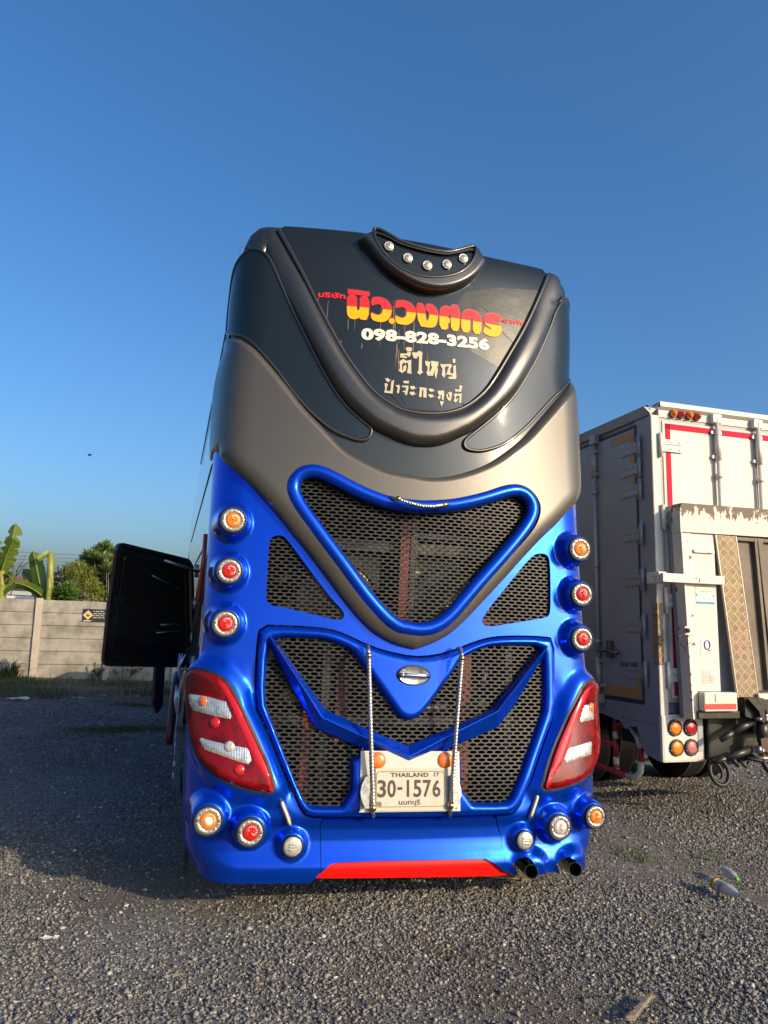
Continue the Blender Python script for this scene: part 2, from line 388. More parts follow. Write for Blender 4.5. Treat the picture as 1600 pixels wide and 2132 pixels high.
D = {"rib_in":[[-1.0071,4.3504],[-0.9375,4.2215],[-0.8236,4.0142],[-0.7267,3.8202],[-0.6226,3.6309],[-0.5201,3.4611],[-0.4364,3.3505],[-0.3529,3.2495],[-0.2704,3.1826],[-0.1965,3.1468],[-0.1634,3.1277],[-0.0728,3.1098],[0.046,3.1093],[0.1574,3.1271],[0.2803,3.1706],[0.3767,3.2402],[0.4755,3.3406],[0.5565,3.4699],[0.6609,3.6558],[0.7698,3.8478],[0.8623,4.0432],[0.937,4.2087],[0.9972,4.3328]],"rib_out":[[-1.1223,4.3676],[-1.0531,4.1383],[-0.9809,3.9823],[-0.9172,3.8379],[-0.8199,3.6467],[-0.7154,3.45],[-0.6298,3.2964],[-0.5458,3.1697],[-0.4636,3.0854],[-0.3819,3.0183],[-0.3245,2.9741],[-0.2595,2.9472],[-0.2433,2.9411],[-0.1531,2.9044],[-0.0625,2.8815],[0.0285,2.8816],[0.1205,2.8957],[0.2136,2.9334],[0.3081,2.9906],[0.3563,3.0151],[0.4541,3.0934],[0.5856,3.2169],[0.7124,3.3635],[0.8111,3.5297],[0.9127,3.7204],[0.9947,3.9015],[1.057,4.0735],[1.225,4.34]],"wing_l":[[-1.3306,3.6428],[-1.3417,3.7504],[-1.3202,3.9448],[-1.2835,4.1129],[-1.2326,4.2029],[-1.1735,4.2189],[-1.0941,4.1743],[-1.0526,4.1294],[-0.9804,3.9735],[-0.9167,3.8293],[-0.8194,3.6382],[-0.715,3.4416],[-0.6294,3.288],[-0.5454,3.1614],[-0.4632,3.0772],[-0.3817,3.0142],[-0.341,2.9891],[-0.3223,2.9579],[-0.3455,2.9027],[-0.3923,2.8881],[-0.4556,2.8992],[-0.5742,2.9372],[-0.6944,3.0267],[-0.7752,3.1036],[-0.8571,3.1981],[-0.9402,3.3106],[-1.023,3.4078],[-1.107,3.4996],[-1.1714,3.5569],[-1.2337,3.5928]],"wing_r":[[1.26,4.245],[1.0905,4.1365],[0.9946,3.8861],[0.8899,3.6553],[0.8112,3.5148],[0.7125,3.3489],[0.5858,3.2025],[0.4544,3.0793],[0.3567,2.9965],[0.3204,2.9596],[0.3145,2.9219],[0.3489,2.8981],[0.4571,2.9016],[0.6088,2.963],[0.7135,3.044],[0.8225,3.1475],[0.9364,3.2749],[1.0556,3.4075],[1.1871,3.5235],[1.315,3.61],[1.295,3.99]],"gray_up":[[-1.3205,3.5826],[-1.2107,3.5502],[-1.1181,3.4865],[-1.0114,3.3706],[-0.8964,3.2338],[-0.7733,3.0756],[-0.6527,2.961],[-0.5719,2.8775],[-0.4913,2.8028],[-0.3641,2.7419],[-0.2361,2.6945],[-0.1074,2.6797],[-0.0669,2.6809],[0.0565,2.6677],[0.2237,2.6959],[0.3961,2.7634],[0.53,2.8374],[0.622,2.9084],[0.7714,3.0306],[0.8709,3.1427],[0.9865,3.2711],[1.1096,3.4162],[1.315,3.585]],"gray_lo":[[-1.3192,2.7728],[-1.3043,2.7252],[-1.2604,2.6916],[-1.1826,2.6335],[-1.0922,2.5542],[-0.9987,2.4539],[-0.9056,2.3551],[-0.812,2.2453],[-0.7188,2.1424],[-0.642,2.051],[-0.5467,1.9364],[-0.4514,1.821],[-0.3565,1.7177],[-0.2624,1.6383],[-0.1375,1.5776],[-0.0122,1.5523],[0.0036,1.5514],[0.1222,1.5932],[0.2428,1.6585],[0.3659,1.7714],[0.4921,1.9025],[0.6226,2.0369],[0.7587,2.1834],[0.9017,2.3264],[1.0534,2.4583],[1.1642,2.5752],[1.335,2.695],[1.345,2.75]],"v_out":[[-0.8459,2.5736],[-0.8185,2.6262],[-0.7726,2.6708],[-0.7073,2.6901],[-0.6467,2.6862],[-0.5789,2.6624],[-0.4853,2.6122],[-0.3914,2.5687],[-0.2971,2.538],[-0.2022,2.5138],[-0.1068,2.5056],[-0.0266,2.5074],[0.0545,2.5101],[0.2197,2.5283],[0.3466,2.5642],[0.4768,2.6178],[0.5661,2.656],[0.6391,2.678],[0.7136,2.6844],[0.7892,2.6586],[0.8462,2.6049],[0.8739,2.5395],[0.8579,2.4534],[0.8044,2.3651],[0.702,2.2501],[0.5683,2.1116],[0.4398,1.9769],[0.3156,1.8299],[0.2347,1.7337],[0.1545,1.6769],[0.0752,1.6434],[-0.0036,1.6328],[-0.082,1.6447],[-0.1133,1.6554],[-0.2072,1.7053],[-0.3019,1.797],[-0.3969,1.9004],[-0.4923,2.022],[-0.5873,2.1379],[-0.6825,2.2603],[-0.7776,2.3837],[-0.8226,2.4555],[-0.8462,2.5167]],"v_in":[[-0.7778,2.5214],[-0.7736,2.5595],[-0.7511,2.5928],[-0.7159,2.6111],[-0.6556,2.6122],[-0.5942,2.5913],[-0.4826,2.5427],[-0.3575,2.489],[-0.2315,2.4481],[-0.1047,2.439],[-0.0244,2.4302],[0.0566,2.4343],[0.2211,2.4638],[0.3476,2.499],[0.4777,2.5352],[0.6118,2.5853],[0.6947,2.6062],[0.7507,2.5866],[0.7737,2.5298],[0.7496,2.4604],[0.6571,2.3285],[0.5244,2.1649],[0.3969,2.0218],[0.2737,1.8744],[0.1933,1.7856],[0.1136,1.7285],[0.0186,1.7092],[-0.0839,1.7274],[-0.1149,1.7215],[-0.1781,1.7668],[-0.2736,1.8647],[-0.3695,1.9807],[-0.4653,2.1028],[-0.5605,2.213],[-0.6556,2.33],[-0.7316,2.4242],[-0.7639,2.4783]],"sg_l":[[-0.9439,2.1797],[-0.9311,2.2173],[-0.8901,2.2333],[-0.8538,2.228],[-0.8156,2.187],[-0.7319,2.0814],[-0.6358,1.965],[-0.5397,1.8491],[-0.4575,1.775],[-0.4512,1.7393],[-0.4734,1.7174],[-0.5159,1.7184],[-0.6856,1.7523],[-0.8354,1.7809],[-0.9183,1.7887],[-0.9406,1.8173],[-0.9446,1.9366],[-0.9445,2.0878]],"sg_r":[[0.8519,2.2189],[0.919,2.2365],[0.9671,2.2275],[0.9875,2.1956],[0.9881,2.0294],[0.9816,1.8328],[0.9542,1.7952],[0.7703,1.7632],[0.5928,1.7282],[0.5062,1.7168],[0.4719,1.7349],[0.4676,1.7698],[0.5496,1.876],[0.6381,1.9765],[0.7291,2.0871]],"door_out":[[-0.974,1.6693],[-0.782,1.6716],[-0.59,1.6686],[-0.4922,1.6524],[-0.3929,1.615],[-0.3195,1.5828],[-0.1924,1.5428],[-0.0058,1.5107],[0.1471,1.5257],[0.2798,1.5671],[0.4154,1.6218],[0.5356,1.6556],[0.6966,1.67],[0.8916,1.6728],[1.0065,1.6639],[0.9953,1.3852],[0.9925,1.1768],[0.861,0.9372],[0.7423,0.6859],[0.6956,0.611],[0.6422,0.5709],[0.5719,0.563],[0.262,0.5632],[-0.0664,0.5617],[-0.1196,0.5646],[-0.5523,0.5669],[-0.6369,0.5718],[-0.6809,0.6083],[-0.7142,0.6755],[-0.8066,0.8594],[-0.9066,1.0692],[-0.9802,1.1968],[-0.988,1.5374]],"ch_up":[[-0.8723,1.577],[-0.7104,1.3756],[-0.5509,1.1762],[-0.3363,1.0842],[-0.0434,0.9755],[0.2578,1.0906],[0.5166,1.1963],[0.7171,1.4035],[0.9205,1.6157]],"ch_mid":[[-0.9176,1.6102],[-0.7459,1.3698],[-0.5777,1.1254],[-0.3103,1.0125],[-0.0527,0.9084],[0.2451,1.0504],[0.5289,1.1788],[0.71,1.3855],[0.9051,1.6027]],"ch_lo":[[-0.9076,1.5444],[-0.7528,1.2857],[-0.6099,1.0674],[-0.3982,0.984],[-0.0423,0.8666],[0.2704,0.9768],[0.5559,1.0846],[0.6914,1.2305],[0.9136,1.5515]],"plate_cell":[[-0.3437,0.6164],[-0.3382,0.9752],[0.2749,0.9838],[0.2652,0.6168]],"plate":[[-0.2547,0.8577],[0.1929,0.8603],[0.1903,0.6241],[-0.2507,0.6226]],"handle":[[-0.0078,1.4483],[-0.0071,1.325],[-0.1127,1.3864],[0.0962,1.398]],"tail_l":[[-1.4076,1.368],[-1.2911,1.3773],[-1.1974,1.3599],[-1.131,1.3091],[-1.0747,1.2123],[-1.0023,1.0795],[-0.9233,0.9383],[-0.8658,0.8176],[-0.828,0.7108],[-0.9565,0.7244],[-1.0836,0.7612],[-1.179,0.8084],[-1.2617,0.8785],[-1.3303,0.9702],[-1.3791,1.1046],[-1.4058,1.249]],"tl_w1":[[-1.3603,1.2403],[-1.2392,1.2339],[-1.1272,1.2032],[-1.0824,1.0988],[-1.1518,1.1083],[-1.2313,1.125],[-1.3097,1.1373],[-1.3441,1.1795]],"tl_w2":[[-1.2606,0.9964],[-1.1872,0.9812],[-1.0948,0.9619],[-1.0012,0.9489],[-0.9573,0.8486],[-1.0414,0.8679],[-1.1509,0.9063],[-1.216,0.9261],[-1.2425,0.9549]],"tl_dots":[[-1.2497,1.1947],[-1.1749,1.0784],[-1.0391,0.8294],[-1.0966,0.9527]],"tail_r":[[1.2364,1.3821],[1.1708,1.3381],[1.1066,1.2351],[1.0284,1.1103],[0.9374,0.9673],[0.8565,0.8062],[0.8239,0.7166],[0.9172,0.722],[1.0419,0.746],[1.1439,0.7831],[1.2067,0.8163],[1.2682,1.0444],[1.3023,1.2832]],"tr_w1":[[1.1621,1.2263],[1.2587,1.2395],[1.2472,1.1286],[1.1083,1.1094]],"tr_w2":[[1.0267,0.9582],[1.2059,0.9999],[1.1864,0.9124],[0.964,0.8607]],"tr_dots":[[1.2214,1.2065]],"tl_edge":[[-1.1804,1.3445],[-1.1313,1.2992],[-1.0795,1.2052],[-1.0095,1.0724],[-0.9307,0.9315],[-0.8755,0.8145],[-0.8384,0.7208],[-0.8674,0.7266],[-0.9037,0.8024],[-0.934,0.8312],[-0.9548,0.8605],[-0.9987,0.9612],[-1.0751,1.1054],[-1.1185,1.2103],[-1.1632,1.2822]],"tl_top":[[-1.36,1.3596],[-1.2859,1.366],[-1.212,1.3502],[-1.1637,1.2889],[-1.1347,1.2263],[-1.2401,1.2498],[-1.357,1.2582]],"tr_edge":[[1.2118,1.3566],[1.1545,1.3042],[1.1031,1.2221],[1.0311,1.1016],[0.9453,0.963],[0.8696,0.8097],[0.8372,0.7326],[0.865,0.7335],[0.907,0.809],[0.9636,0.8569],[1.017,0.9583],[1.0986,1.1095],[1.1557,1.2176],[1.2087,1.2963]],"tr_top":[[1.2216,1.3396],[1.2573,1.2865],[1.2648,1.2547],[1.1722,1.235],[1.1953,1.2876]],"film":[[0.3058,4.0429],[0.5876,4.134],[0.9061,4.1843],[0.868,4.0126],[0.792,3.8601],[0.7193,3.7126],[0.6643,3.6077],[0.5908,3.5155],[0.4644,3.5613],[0.3413,3.6119],[0.2421,3.6991],[0.2047,3.8151],[0.2545,3.9442]],"cracks":[[[-0.1943,3.3009],[-0.1454,3.2251],[-0.11,3.1617]],[[-0.2415,3.2454],[-0.1773,3.1949],[-0.1293,3.1462]],[[0.2654,3.2271],[0.3012,3.2182],[0.323,3.2074]],[[-0.1555,3.1402],[-0.0824,3.1345],[0.0183,3.1355],[0.1205,3.144]],[[0.5847,3.8033],[0.6713,3.7397],[0.7113,3.7111]],[[0.432,3.9585],[0.523,3.9018],[0.6238,3.8626]]],"bar_l":[[-0.7966,0.6707],[-0.7314,0.5338]],"bar_r":[[0.8129,0.6891],[0.7573,0.5526]],"bump_l":[[-0.556,0.5519],[-0.5462,0.2778],[-0.5532,0.2282]],"bump_r":[[0.5351,0.5643],[0.5809,0.4432],[0.5816,0.2877],[0.6029,0.2343]],"red":[[-0.5508,0.2649],[-0.4921,0.3177],[-0.4472,0.3267],[-0.1734,0.3318],[0.3041,0.3273],[0.4662,0.3238],[0.5151,0.3014],[0.5816,0.2532],[0.6625,0.2228],[0.5851,0.2199],[0.4323,0.2229],[-0.0534,0.2355],[-0.5655,0.2429]],"bottom":[[0.6029,0.2343],[0.6757,0.2221],[0.6373,0.285],[0.6718,0.3207],[0.7198,0.3339],[0.757,0.3171],[0.7823,0.2777],[0.797,0.2294],[0.8885,0.2239],[0.9637,0.224],[0.9447,0.2744],[0.9726,0.3094],[1.0228,0.3199],[1.0663,0.2974],[1.1098,0.2518],[1.2141,0.1941],[1.26,0.22]],"bottom_l":[[-1.41,0.28],[-1.3078,0.2393],[-1.1944,0.2163],[-1.1306,0.2122],[-0.7279,0.2166],[-0.5963,0.2155],[-0.5436,0.2724]],"pod_out":[[-0.4882,4.329],[-0.4228,4.2706],[-0.3561,4.1691],[-0.2889,4.099],[-0.1883,4.0337],[-0.0874,3.9905],[0.0144,3.974],[0.1177,3.9839],[0.2229,4.0211],[0.3309,4.0933],[0.4058,4.1746],[0.4801,4.2968],[0.447,4.3351],[0.4322,4.3957],[0.418,4.4525],[0.3649,4.4527],[0.2839,4.3999],[0.1991,4.3523],[0.0899,4.3346],[-0.0157,4.3304],[-0.119,4.3352],[-0.1793,4.3521],[-0.2481,4.3974],[-0.2953,4.4481],[-0.3423,4.4548],[-0.3886,4.4114]],"pod_in":[[-0.371,4.3566],[-0.363,4.2987],[-0.324,4.2181],[-0.2646,4.1491],[-0.1917,4.0962],[-0.0988,4.0604],[0.0016,4.0549],[0.1035,4.0724],[0.2075,4.1127],[0.2935,4.179],[0.3478,4.2625],[0.3701,4.3384],[0.3512,4.3559],[0.2505,4.308],[0.1487,4.2671],[0.0721,4.2638],[-0.0306,4.2675],[-0.1315,4.2833],[-0.1979,4.2977],[-0.2631,4.3332],[-0.3343,4.361]],"pod_lamps":[[-0.265,4.2477],[-0.1349,4.1801],[0.0013,4.1461],[0.1408,4.1789],[0.2642,4.2473]],"roof":[[-1.2614,4.2315],[-1.2246,4.324],[-1.1333,4.3939],[-1.0092,4.3892],[-0.7788,4.392],[-0.4768,4.4],[0.526,4.3637],[0.7674,4.3696],[1.0451,4.3832],[1.17,4.38],[1.235,4.32],[1.265,4.26]],"big":[[[-0.5253,3.9378],[-0.3809,3.933],[-0.3801,3.9048],[-0.5242,3.9065]],[[-0.5277,3.9033],[-0.4652,3.902],[-0.4618,3.8086],[-0.4557,3.7934],[-0.449,3.7913],[-0.4429,3.7967],[-0.4398,3.8109],[-0.443,3.9004],[-0.3799,3.8996],[-0.3779,3.7287],[-0.4385,3.7282],[-0.4374,3.7479],[-0.4533,3.7325],[-0.4786,3.7241],[-0.5044,3.7314],[-0.5198,3.7515],[-0.5253,3.7785]],[[-0.3629,3.8907],[-0.3334,3.9011],[-0.2959,3.9017],[-0.258,3.8884],[-0.2327,3.8594],[-0.2223,3.8206],[-0.2268,3.78],[-0.2464,3.7458],[-0.2795,3.7252],[-0.3204,3.7252],[-0.3578,3.7348],[-0.3652,3.7894],[-0.3444,3.7778],[-0.3145,3.7714],[-0.2943,3.7817],[-0.2838,3.8049],[-0.2844,3.8248],[-0.2944,3.8456],[-0.3133,3.8553],[-0.3393,3.8502],[-0.363,3.8334]],[[-0.1998,3.7437],[-0.201,3.7356],[-0.2051,3.7284],[-0.2113,3.7232],[-0.2187,3.7207],[-0.2262,3.7214],[-0.2326,3.725],[-0.237,3.7312],[-0.2387,3.7388],[-0.2375,3.7469],[-0.2335,3.7541],[-0.2273,3.7593],[-0.2199,3.7618],[-0.2124,3.7612],[-0.2059,3.7575],[-0.2015,3.7514]],[[-0.1964,3.8904],[-0.1673,3.8996],[-0.129,3.9009],[-0.0904,3.8889],[-0.0628,3.8584],[-0.0544,3.8232],[-0.0575,3.7866],[-0.076,3.752],[-0.1098,3.7267],[-0.1478,3.7245],[-0.1922,3.7307],[-0.1968,3.787],[-0.1757,3.7766],[-0.149,3.7701],[-0.1265,3.7831],[-0.1155,3.8066],[-0.118,3.8304],[-0.1318,3.8507],[-0.1586,3.8551],[-0.1775,3.8473],[-0.1981,3.8357]],[[-0.0568,3.8958],[0.0031,3.8974],[0.0185,3.7887],[0.0286,3.772],[0.0381,3.7875],[0.0427,3.8165],[0.0392,3.8402],[0.0233,3.852],[0.0174,3.8572],[0.0168,3.8938],[0.0422,3.9027],[0.0739,3.8946],[0.096,3.8694],[0.1043,3.8341],[0.103,3.7894],[0.0898,3.7491],[0.0646,3.7313],[0.0255,3.7287],[-0.0288,3.7305]],[[0.1178,3.7313],[0.1159,3.8604],[0.1256,3.8844],[0.1454,3.9021],[0.1694,3.9094],[0.1977,3.8985],[0.2037,3.9242],[0.2627,3.9263],[0.2662,3.7368],[0.2015,3.7331],[0.2004,3.8252],[0.1961,3.8531],[0.188,3.8599],[0.18,3.8484],[0.1783,3.8216],[0.1924,3.819],[0.1927,3.7874],[0.1787,3.7852],[0.1794,3.7328]],[[0.2792,3.7361],[0.2781,3.8548],[0.2956,3.8908],[0.3203,3.9084],[0.3535,3.9136],[0.3953,3.9027],[0.4227,3.8767],[0.4299,3.845],[0.4317,3.743],[0.3649,3.7373],[0.3662,3.8457],[0.3536,3.8632],[0.3446,3.8459],[0.3454,3.738]],[[0.586,3.905],[0.5728,3.864],[0.5489,3.8697],[0.5229,3.8688],[0.5251,3.8588],[0.5532,3.8519],[0.5837,3.8371],[0.5925,3.814],[0.586,3.7798],[0.5622,3.7527],[0.5233,3.7413],[0.4847,3.7436],[0.4401,3.7587],[0.4589,3.8072],[0.4759,3.796],[0.4994,3.7913],[0.5123,3.7987],[0.5058,3.8048],[0.4759,3.8144],[0.4545,3.8331],[0.4494,3.861],[0.4587,3.8918],[0.4844,3.9125],[0.5231,3.9188],[0.5534,3.9143]]],"split":[[-0.5269,3.8166],[-0.0542,3.814],[0.2796,3.8223],[0.5837,3.835]],"hand":[[[-0.1582,3.4588],[-0.1326,3.4792],[-0.1096,3.4684],[-0.0759,3.4802],[-0.0767,3.4414],[-0.0729,3.3782],[-0.1032,3.3823],[-0.0972,3.4312],[-0.1018,3.4577],[-0.1129,3.4506],[-0.1317,3.4503],[-0.1388,3.4379],[-0.1375,3.3956],[-0.1302,3.4042],[-0.1308,3.4234],[-0.1145,3.4426],[-0.1084,3.4298],[-0.1112,3.3987],[-0.1387,3.377],[-0.1598,3.3912],[-0.153,3.4131]],[[-0.1544,3.5154],[-0.1074,3.521],[-0.1058,3.531],[-0.0813,3.534],[-0.0808,3.5185],[-0.086,3.5004],[-0.0992,3.4987],[-0.1052,3.5077],[-0.1371,3.5019],[-0.1067,3.4978],[-0.1064,3.4862],[-0.1535,3.4864]],[[-0.1162,3.5609],[-0.1032,3.5684],[-0.0746,3.5661],[-0.0723,3.5527],[-0.0814,3.5379],[-0.106,3.5349],[-0.1157,3.5453]],[[-0.0754,3.5289],[-0.0547,3.5374],[-0.045,3.5328],[-0.0226,3.5525],[0.0008,3.5407],[-0.0023,3.513],[-0.0015,3.412],[0.0083,3.4036],[-0.014,3.3803],[-0.0334,3.3926],[-0.0244,3.4092],[-0.0239,3.4596],[-0.0233,3.5102],[-0.0348,3.5107],[-0.0344,3.4952],[-0.0572,3.4903]],[[0.0196,3.4846],[0.0623,3.4825],[0.0548,3.4698],[0.0503,3.4187],[0.0582,3.4119],[0.0691,3.4444],[0.0629,3.4592],[0.064,3.4906],[0.1148,3.4897],[0.1135,3.4602],[0.1058,3.4572],[0.1124,3.4269],[0.1002,3.3651],[0.0898,3.3928],[0.0909,3.4279],[0.0783,3.3855],[0.0417,3.3807],[0.0295,3.4043],[0.0406,3.4213],[0.0359,3.4517],[0.0244,3.4502]],[[0.1288,3.478],[0.1446,3.4763],[0.2079,3.4873],[0.2122,3.4722],[0.2006,3.4509],[0.2012,3.4236],[0.2212,3.4187],[0.2249,3.4349],[0.2221,3.4737],[0.2419,3.4864],[0.2427,3.4453],[0.2477,3.399],[0.238,3.382],[0.1902,3.3792],[0.1899,3.3928],[0.2177,3.3986],[0.2175,3.4064],[0.1738,3.4081],[0.1848,3.4487],[0.1924,3.4654],[0.1685,3.4659],[0.1609,3.4531],[0.168,3.3995],[0.1546,3.3813],[0.1405,3.3996],[0.1453,3.447],[0.1332,3.4571]],[[0.2171,3.5273],[0.2383,3.5293],[0.2357,3.4993],[0.2197,3.4969]],[[-0.2545,3.2913],[-0.2363,3.2969],[-0.2304,3.2862],[-0.237,3.2665],[-0.2398,3.2435],[-0.2121,3.2425],[-0.2098,3.2807],[-0.2091,3.3112],[-0.1892,3.3248],[-0.1932,3.2824],[-0.1968,3.2271],[-0.254,3.2288],[-0.2477,3.2578]],[[-0.2503,3.3278],[-0.2283,3.332],[-0.2224,3.3212],[-0.2096,3.3264],[-0.2273,3.3036],[-0.2442,3.3113]],[[-0.1804,3.2876],[-0.1527,3.2925],[-0.1485,3.2796],[-0.1544,3.2334],[-0.1617,3.2308],[-0.1696,3.2432],[-0.1631,3.2705],[-0.1708,3.2772]],[[-0.1358,3.2887],[-0.0929,3.2954],[-0.0906,3.2823],[-0.0981,3.2282],[-0.115,3.2282],[-0.1099,3.2421],[-0.1306,3.2474],[-0.1253,3.2556],[-0.1085,3.2555],[-0.1074,3.2804],[-0.1335,3.2775]],[[-0.1276,3.3239],[-0.1127,3.3256],[-0.0883,3.3284],[-0.0896,3.3091],[-0.1046,3.3093],[-0.1233,3.3072]],[[-0.0777,3.2933],[-0.0476,3.2968],[-0.0453,3.2837],[-0.0284,3.2876],[-0.0618,3.2684],[-0.0792,3.2798]],[[-0.0794,3.2531],[-0.0494,3.2565],[-0.0471,3.2434],[-0.0301,3.2473],[-0.0636,3.2282],[-0.0809,3.2396]],[[-0.0171,3.2927],[0.0364,3.2934],[0.0365,3.2246],[0.0136,3.2238],[0.0141,3.2716],[0.0081,3.2785],[0.0045,3.2704],[0.0021,3.2243],[-0.0169,3.2259],[-0.011,3.28]],[[0.0518,3.2915],[0.0808,3.2932],[0.0849,3.2822],[0.0985,3.282],[0.066,3.2683],[0.0503,3.2798]],[[0.0511,3.2512],[0.08,3.2528],[0.0841,3.2418],[0.0977,3.2416],[0.0652,3.228],[0.0495,3.2395]],[[0.116,3.2842],[0.1608,3.29],[0.1615,3.2631],[0.1586,3.2224],[0.1429,3.2261],[0.1459,3.2572],[0.1343,3.2558],[0.1349,3.2328],[0.1196,3.2232],[0.1153,3.238],[0.1265,3.2548],[0.1144,3.2686]],[[0.1315,3.2132],[0.1588,3.2147],[0.1572,3.2011],[0.1442,3.1747],[0.1358,3.1985]],[[0.1751,3.2668],[0.1869,3.2703],[0.1913,3.2516],[0.1975,3.2408],[0.201,3.2567],[0.1886,3.2782],[0.2042,3.288],[0.2182,3.2822],[0.2133,3.2391],[0.2019,3.2203],[0.1838,3.2352]],[[0.2304,3.2722],[0.2441,3.2818],[0.2602,3.2801],[0.2881,3.2878],[0.2856,3.2178],[0.2695,3.2195],[0.2745,3.2666],[0.2564,3.268],[0.2466,3.2589],[0.2472,3.2358],[0.257,3.2449],[0.2608,3.2531],[0.265,3.2421],[0.2456,3.2164],[0.2295,3.2258],[0.2389,3.2502]],[[0.2395,3.3121],[0.2675,3.3102],[0.2732,3.3285],[0.265,3.3332],[0.2789,3.3449],[0.2951,3.3394],[0.2874,3.3227],[0.2839,3.2989],[0.2399,3.2948]]],"num":[[-0.4205,3.5814],[0.4938,3.6307],[-0.4241,3.6709]],"borisat":[[-0.7197,3.8645],[-0.5374,3.8662],[-0.7217,3.9067]],"jamkat":[[0.5983,3.8649],[0.79,3.8802],[0.6024,3.9009]],"lamps":{"m1l":[-1.1803,0.13,2.2954,0.0739],"m2l":[-1.1814,0.11,1.9823,0.0729],"m3l":[-1.1827,0.085,1.6654,0.0747],"m1r":[1.1623,0.13,2.2729,0.0758],"m2r":[1.1693,0.11,1.963,0.0749],"m3r":[1.1607,0.085,1.6661,0.0739],"al":[-1.202,-0.06,0.5767,0.0751],"rl":[-0.9659,-0.085,0.517,0.0728],"ledl":[-0.7181,-0.05,0.4269,0.0549],"ledr":[0.7128,-0.05,0.4307,0.0532],"cr":[0.9293,-0.085,0.5124,0.0714],"ar":[1.1857,-0.06,0.565,0.0667]},"rods":[[[-0.3231,0.02,1.5736],[-0.3245,-0.04,1.5132],[-0.3013,-0.085,1.0824],[-0.271,-0.11,0.6466],[-0.2611,-0.06,0.5912]],[[0.2777,0.02,1.5716],[0.271,-0.04,1.5182],[0.2323,-0.085,1.0883],[0.2054,-0.11,0.6547],[0.2125,-0.06,0.59]]],"vrod":[[-0.2082,0.08,2.5094],[-0.1635,0.03,2.4981],[-0.0873,0.015,2.4759],[-0.0085,0.01,2.463],[0.0733,0.015,2.4671],[0.1456,0.03,2.4843],[0.1945,0.08,2.5014]],"exh":[[[0.8254,0.25,0.213],[0.7554,-0.06,0.2477]],[[1.1338,0.25,0.2046],[1.0499,-0.06,0.253]]],"door_hole":[[-0.8729,1.5939],[-0.6527,1.5969],[-0.5888,1.5932],[-0.5048,1.5745],[-0.4263,1.5459],[-0.3731,1.5035],[-0.3394,1.4605],[-0.2723,1.3748],[-0.2057,1.2894],[-0.133,1.1923],[-0.1003,1.1497],[-0.0611,1.129],[-0.0216,1.1204],[0.0365,1.1436],[0.0793,1.1833],[0.1659,1.2873],[0.254,1.4017],[0.3166,1.4932],[0.3795,1.5364],[0.4706,1.5768],[0.5444,1.5918],[0.7327,1.6022],[0.8779,1.6026],[0.9099,1.5268],[0.9003,1.2168],[0.8552,1.1184],[0.744,0.8987],[0.6418,0.698],[0.6143,0.6612],[0.5787,0.6435],[0.2987,0.6528],[0.3091,0.9832],[-0.0364,0.8861],[-0.3932,0.9783],[-0.3884,0.6398],[-0.6062,0.637],[-0.6427,0.6506],[-0.6809,0.7004],[-0.7794,0.9098],[-0.8796,1.133],[-0.9141,1.2157],[-0.9134,1.5392]]}

# ================================================================== COACH
def A_(k): return np.array(D[k], float)
bus = thing('coach_bus', 'tall blue and bronze grey double decker coach seen from behind, parked on gravel', 'bus')
LMP = D['lamps']
tailL, tailR = chaikin(A_('tail_l'), 2), A_('tail_r')
tailR = chaikin(np.vstack([tailR[:-2], [[1.335, .93], [1.385, 1.08], [1.41, 1.25], [1.40, 1.37]]]), 2)
door = A_('door_out'); di = 25
BOSS = [(k, np.array(v[:3]), v[3]) for k, v in LMP.items()]
def body_warp(P, s, z):
    P = P.copy(); q = np.stack([s, z], 1); N = snor(s, z)
    for T in (tailL, tailR):
        d = dist_to(q, T); d[inside(q, T)] = 0
        P += N*(.045*sstep(.11, .005, d))[:, None]
    # shallow trough beside the engine door
    d = dist_to(q, door)
    P -= N*(.02*sstep(.07, .0, d)*sstep(.55, .75, z)*sstep(1.5, 1.2, z))[:, None]
    for k, c, r in BOSS:
        ro = 1.85 if k.startswith('led') else 1.72
        rho = np.hypot(P[:, 0]-c[0], P[:, 2]-c[2])
        f = sstep(r*ro, r*1.17, rho); f[P[:, 1] > .75] = 0
        P[:, 1] = P[:, 1]*(1-f)+f*(c[1]+.012)
    for (a, b) in D['exh']:
        a, b = np.array(a), np.array(b)
        t = np.clip((P[:, 1]-b[1])/(a[1]-b[1]), 0, 1)
        cx = b[0]+(a[0]-b[0])*t; cz = b[2]+(a[2]-b[2])*t
        rho = np.hypot(P[:, 0]-cx, P[:, 2]-cz-.01)
        P[:, 1] -= .045*sstep(.14, .075, rho)
    return P
bl, br = A_('bump_l'), A_('bump_r'); bt = A_('bottom'); blo = A_('bottom_l')
vmid = chaikin((A_('v_out')), 1)
doorS = resample(chaikin(np.vstack([door[di:], door[:22]]), 1, closed=False), .03, False)
outer = np.vstack([[[-1.78, .30]], blo[:-1], bl[1:2], bl[:1], doorS, br[:2], [[.585, .245]], bt[1:], [[1.42, .235], [1.78, .27], [1.78, 2.95], [-1.78, 2.95]]])
outer = resample(dedupe(outer), .03)
sgl, sgr = resample(chaikin(A_('sg_l'), 2), .02), resample(chaikin(A_('sg_r'), 2), .02)
panel('rear_body', outer, BLUE, bus, holes=[sgl, sgr, resample(vmid, .03)], step=.016, warp=body_warp, rim=.035)
# centre bumper with its red insert
red = A_('red')
redtop = red[:8]
bpoly = np.vstack([bl[:1]+[.004, -.012], bl[1:2]+[.004, 0], [[-.55, .275]], redtop, [[.59, .245]], br[1:2]+[-.004, 0], br[:1]+[-.004, -.012]])
panel('rear_bumper', resample(dedupe(bpoly), .010), BLUE, bus, step=.011, rim=.05)
rp = grow(dedupe(resample(red, .02)), .012)
panel('bumper_insert', rp, RED, bus, off=-.022, step=.025, rim=.04)
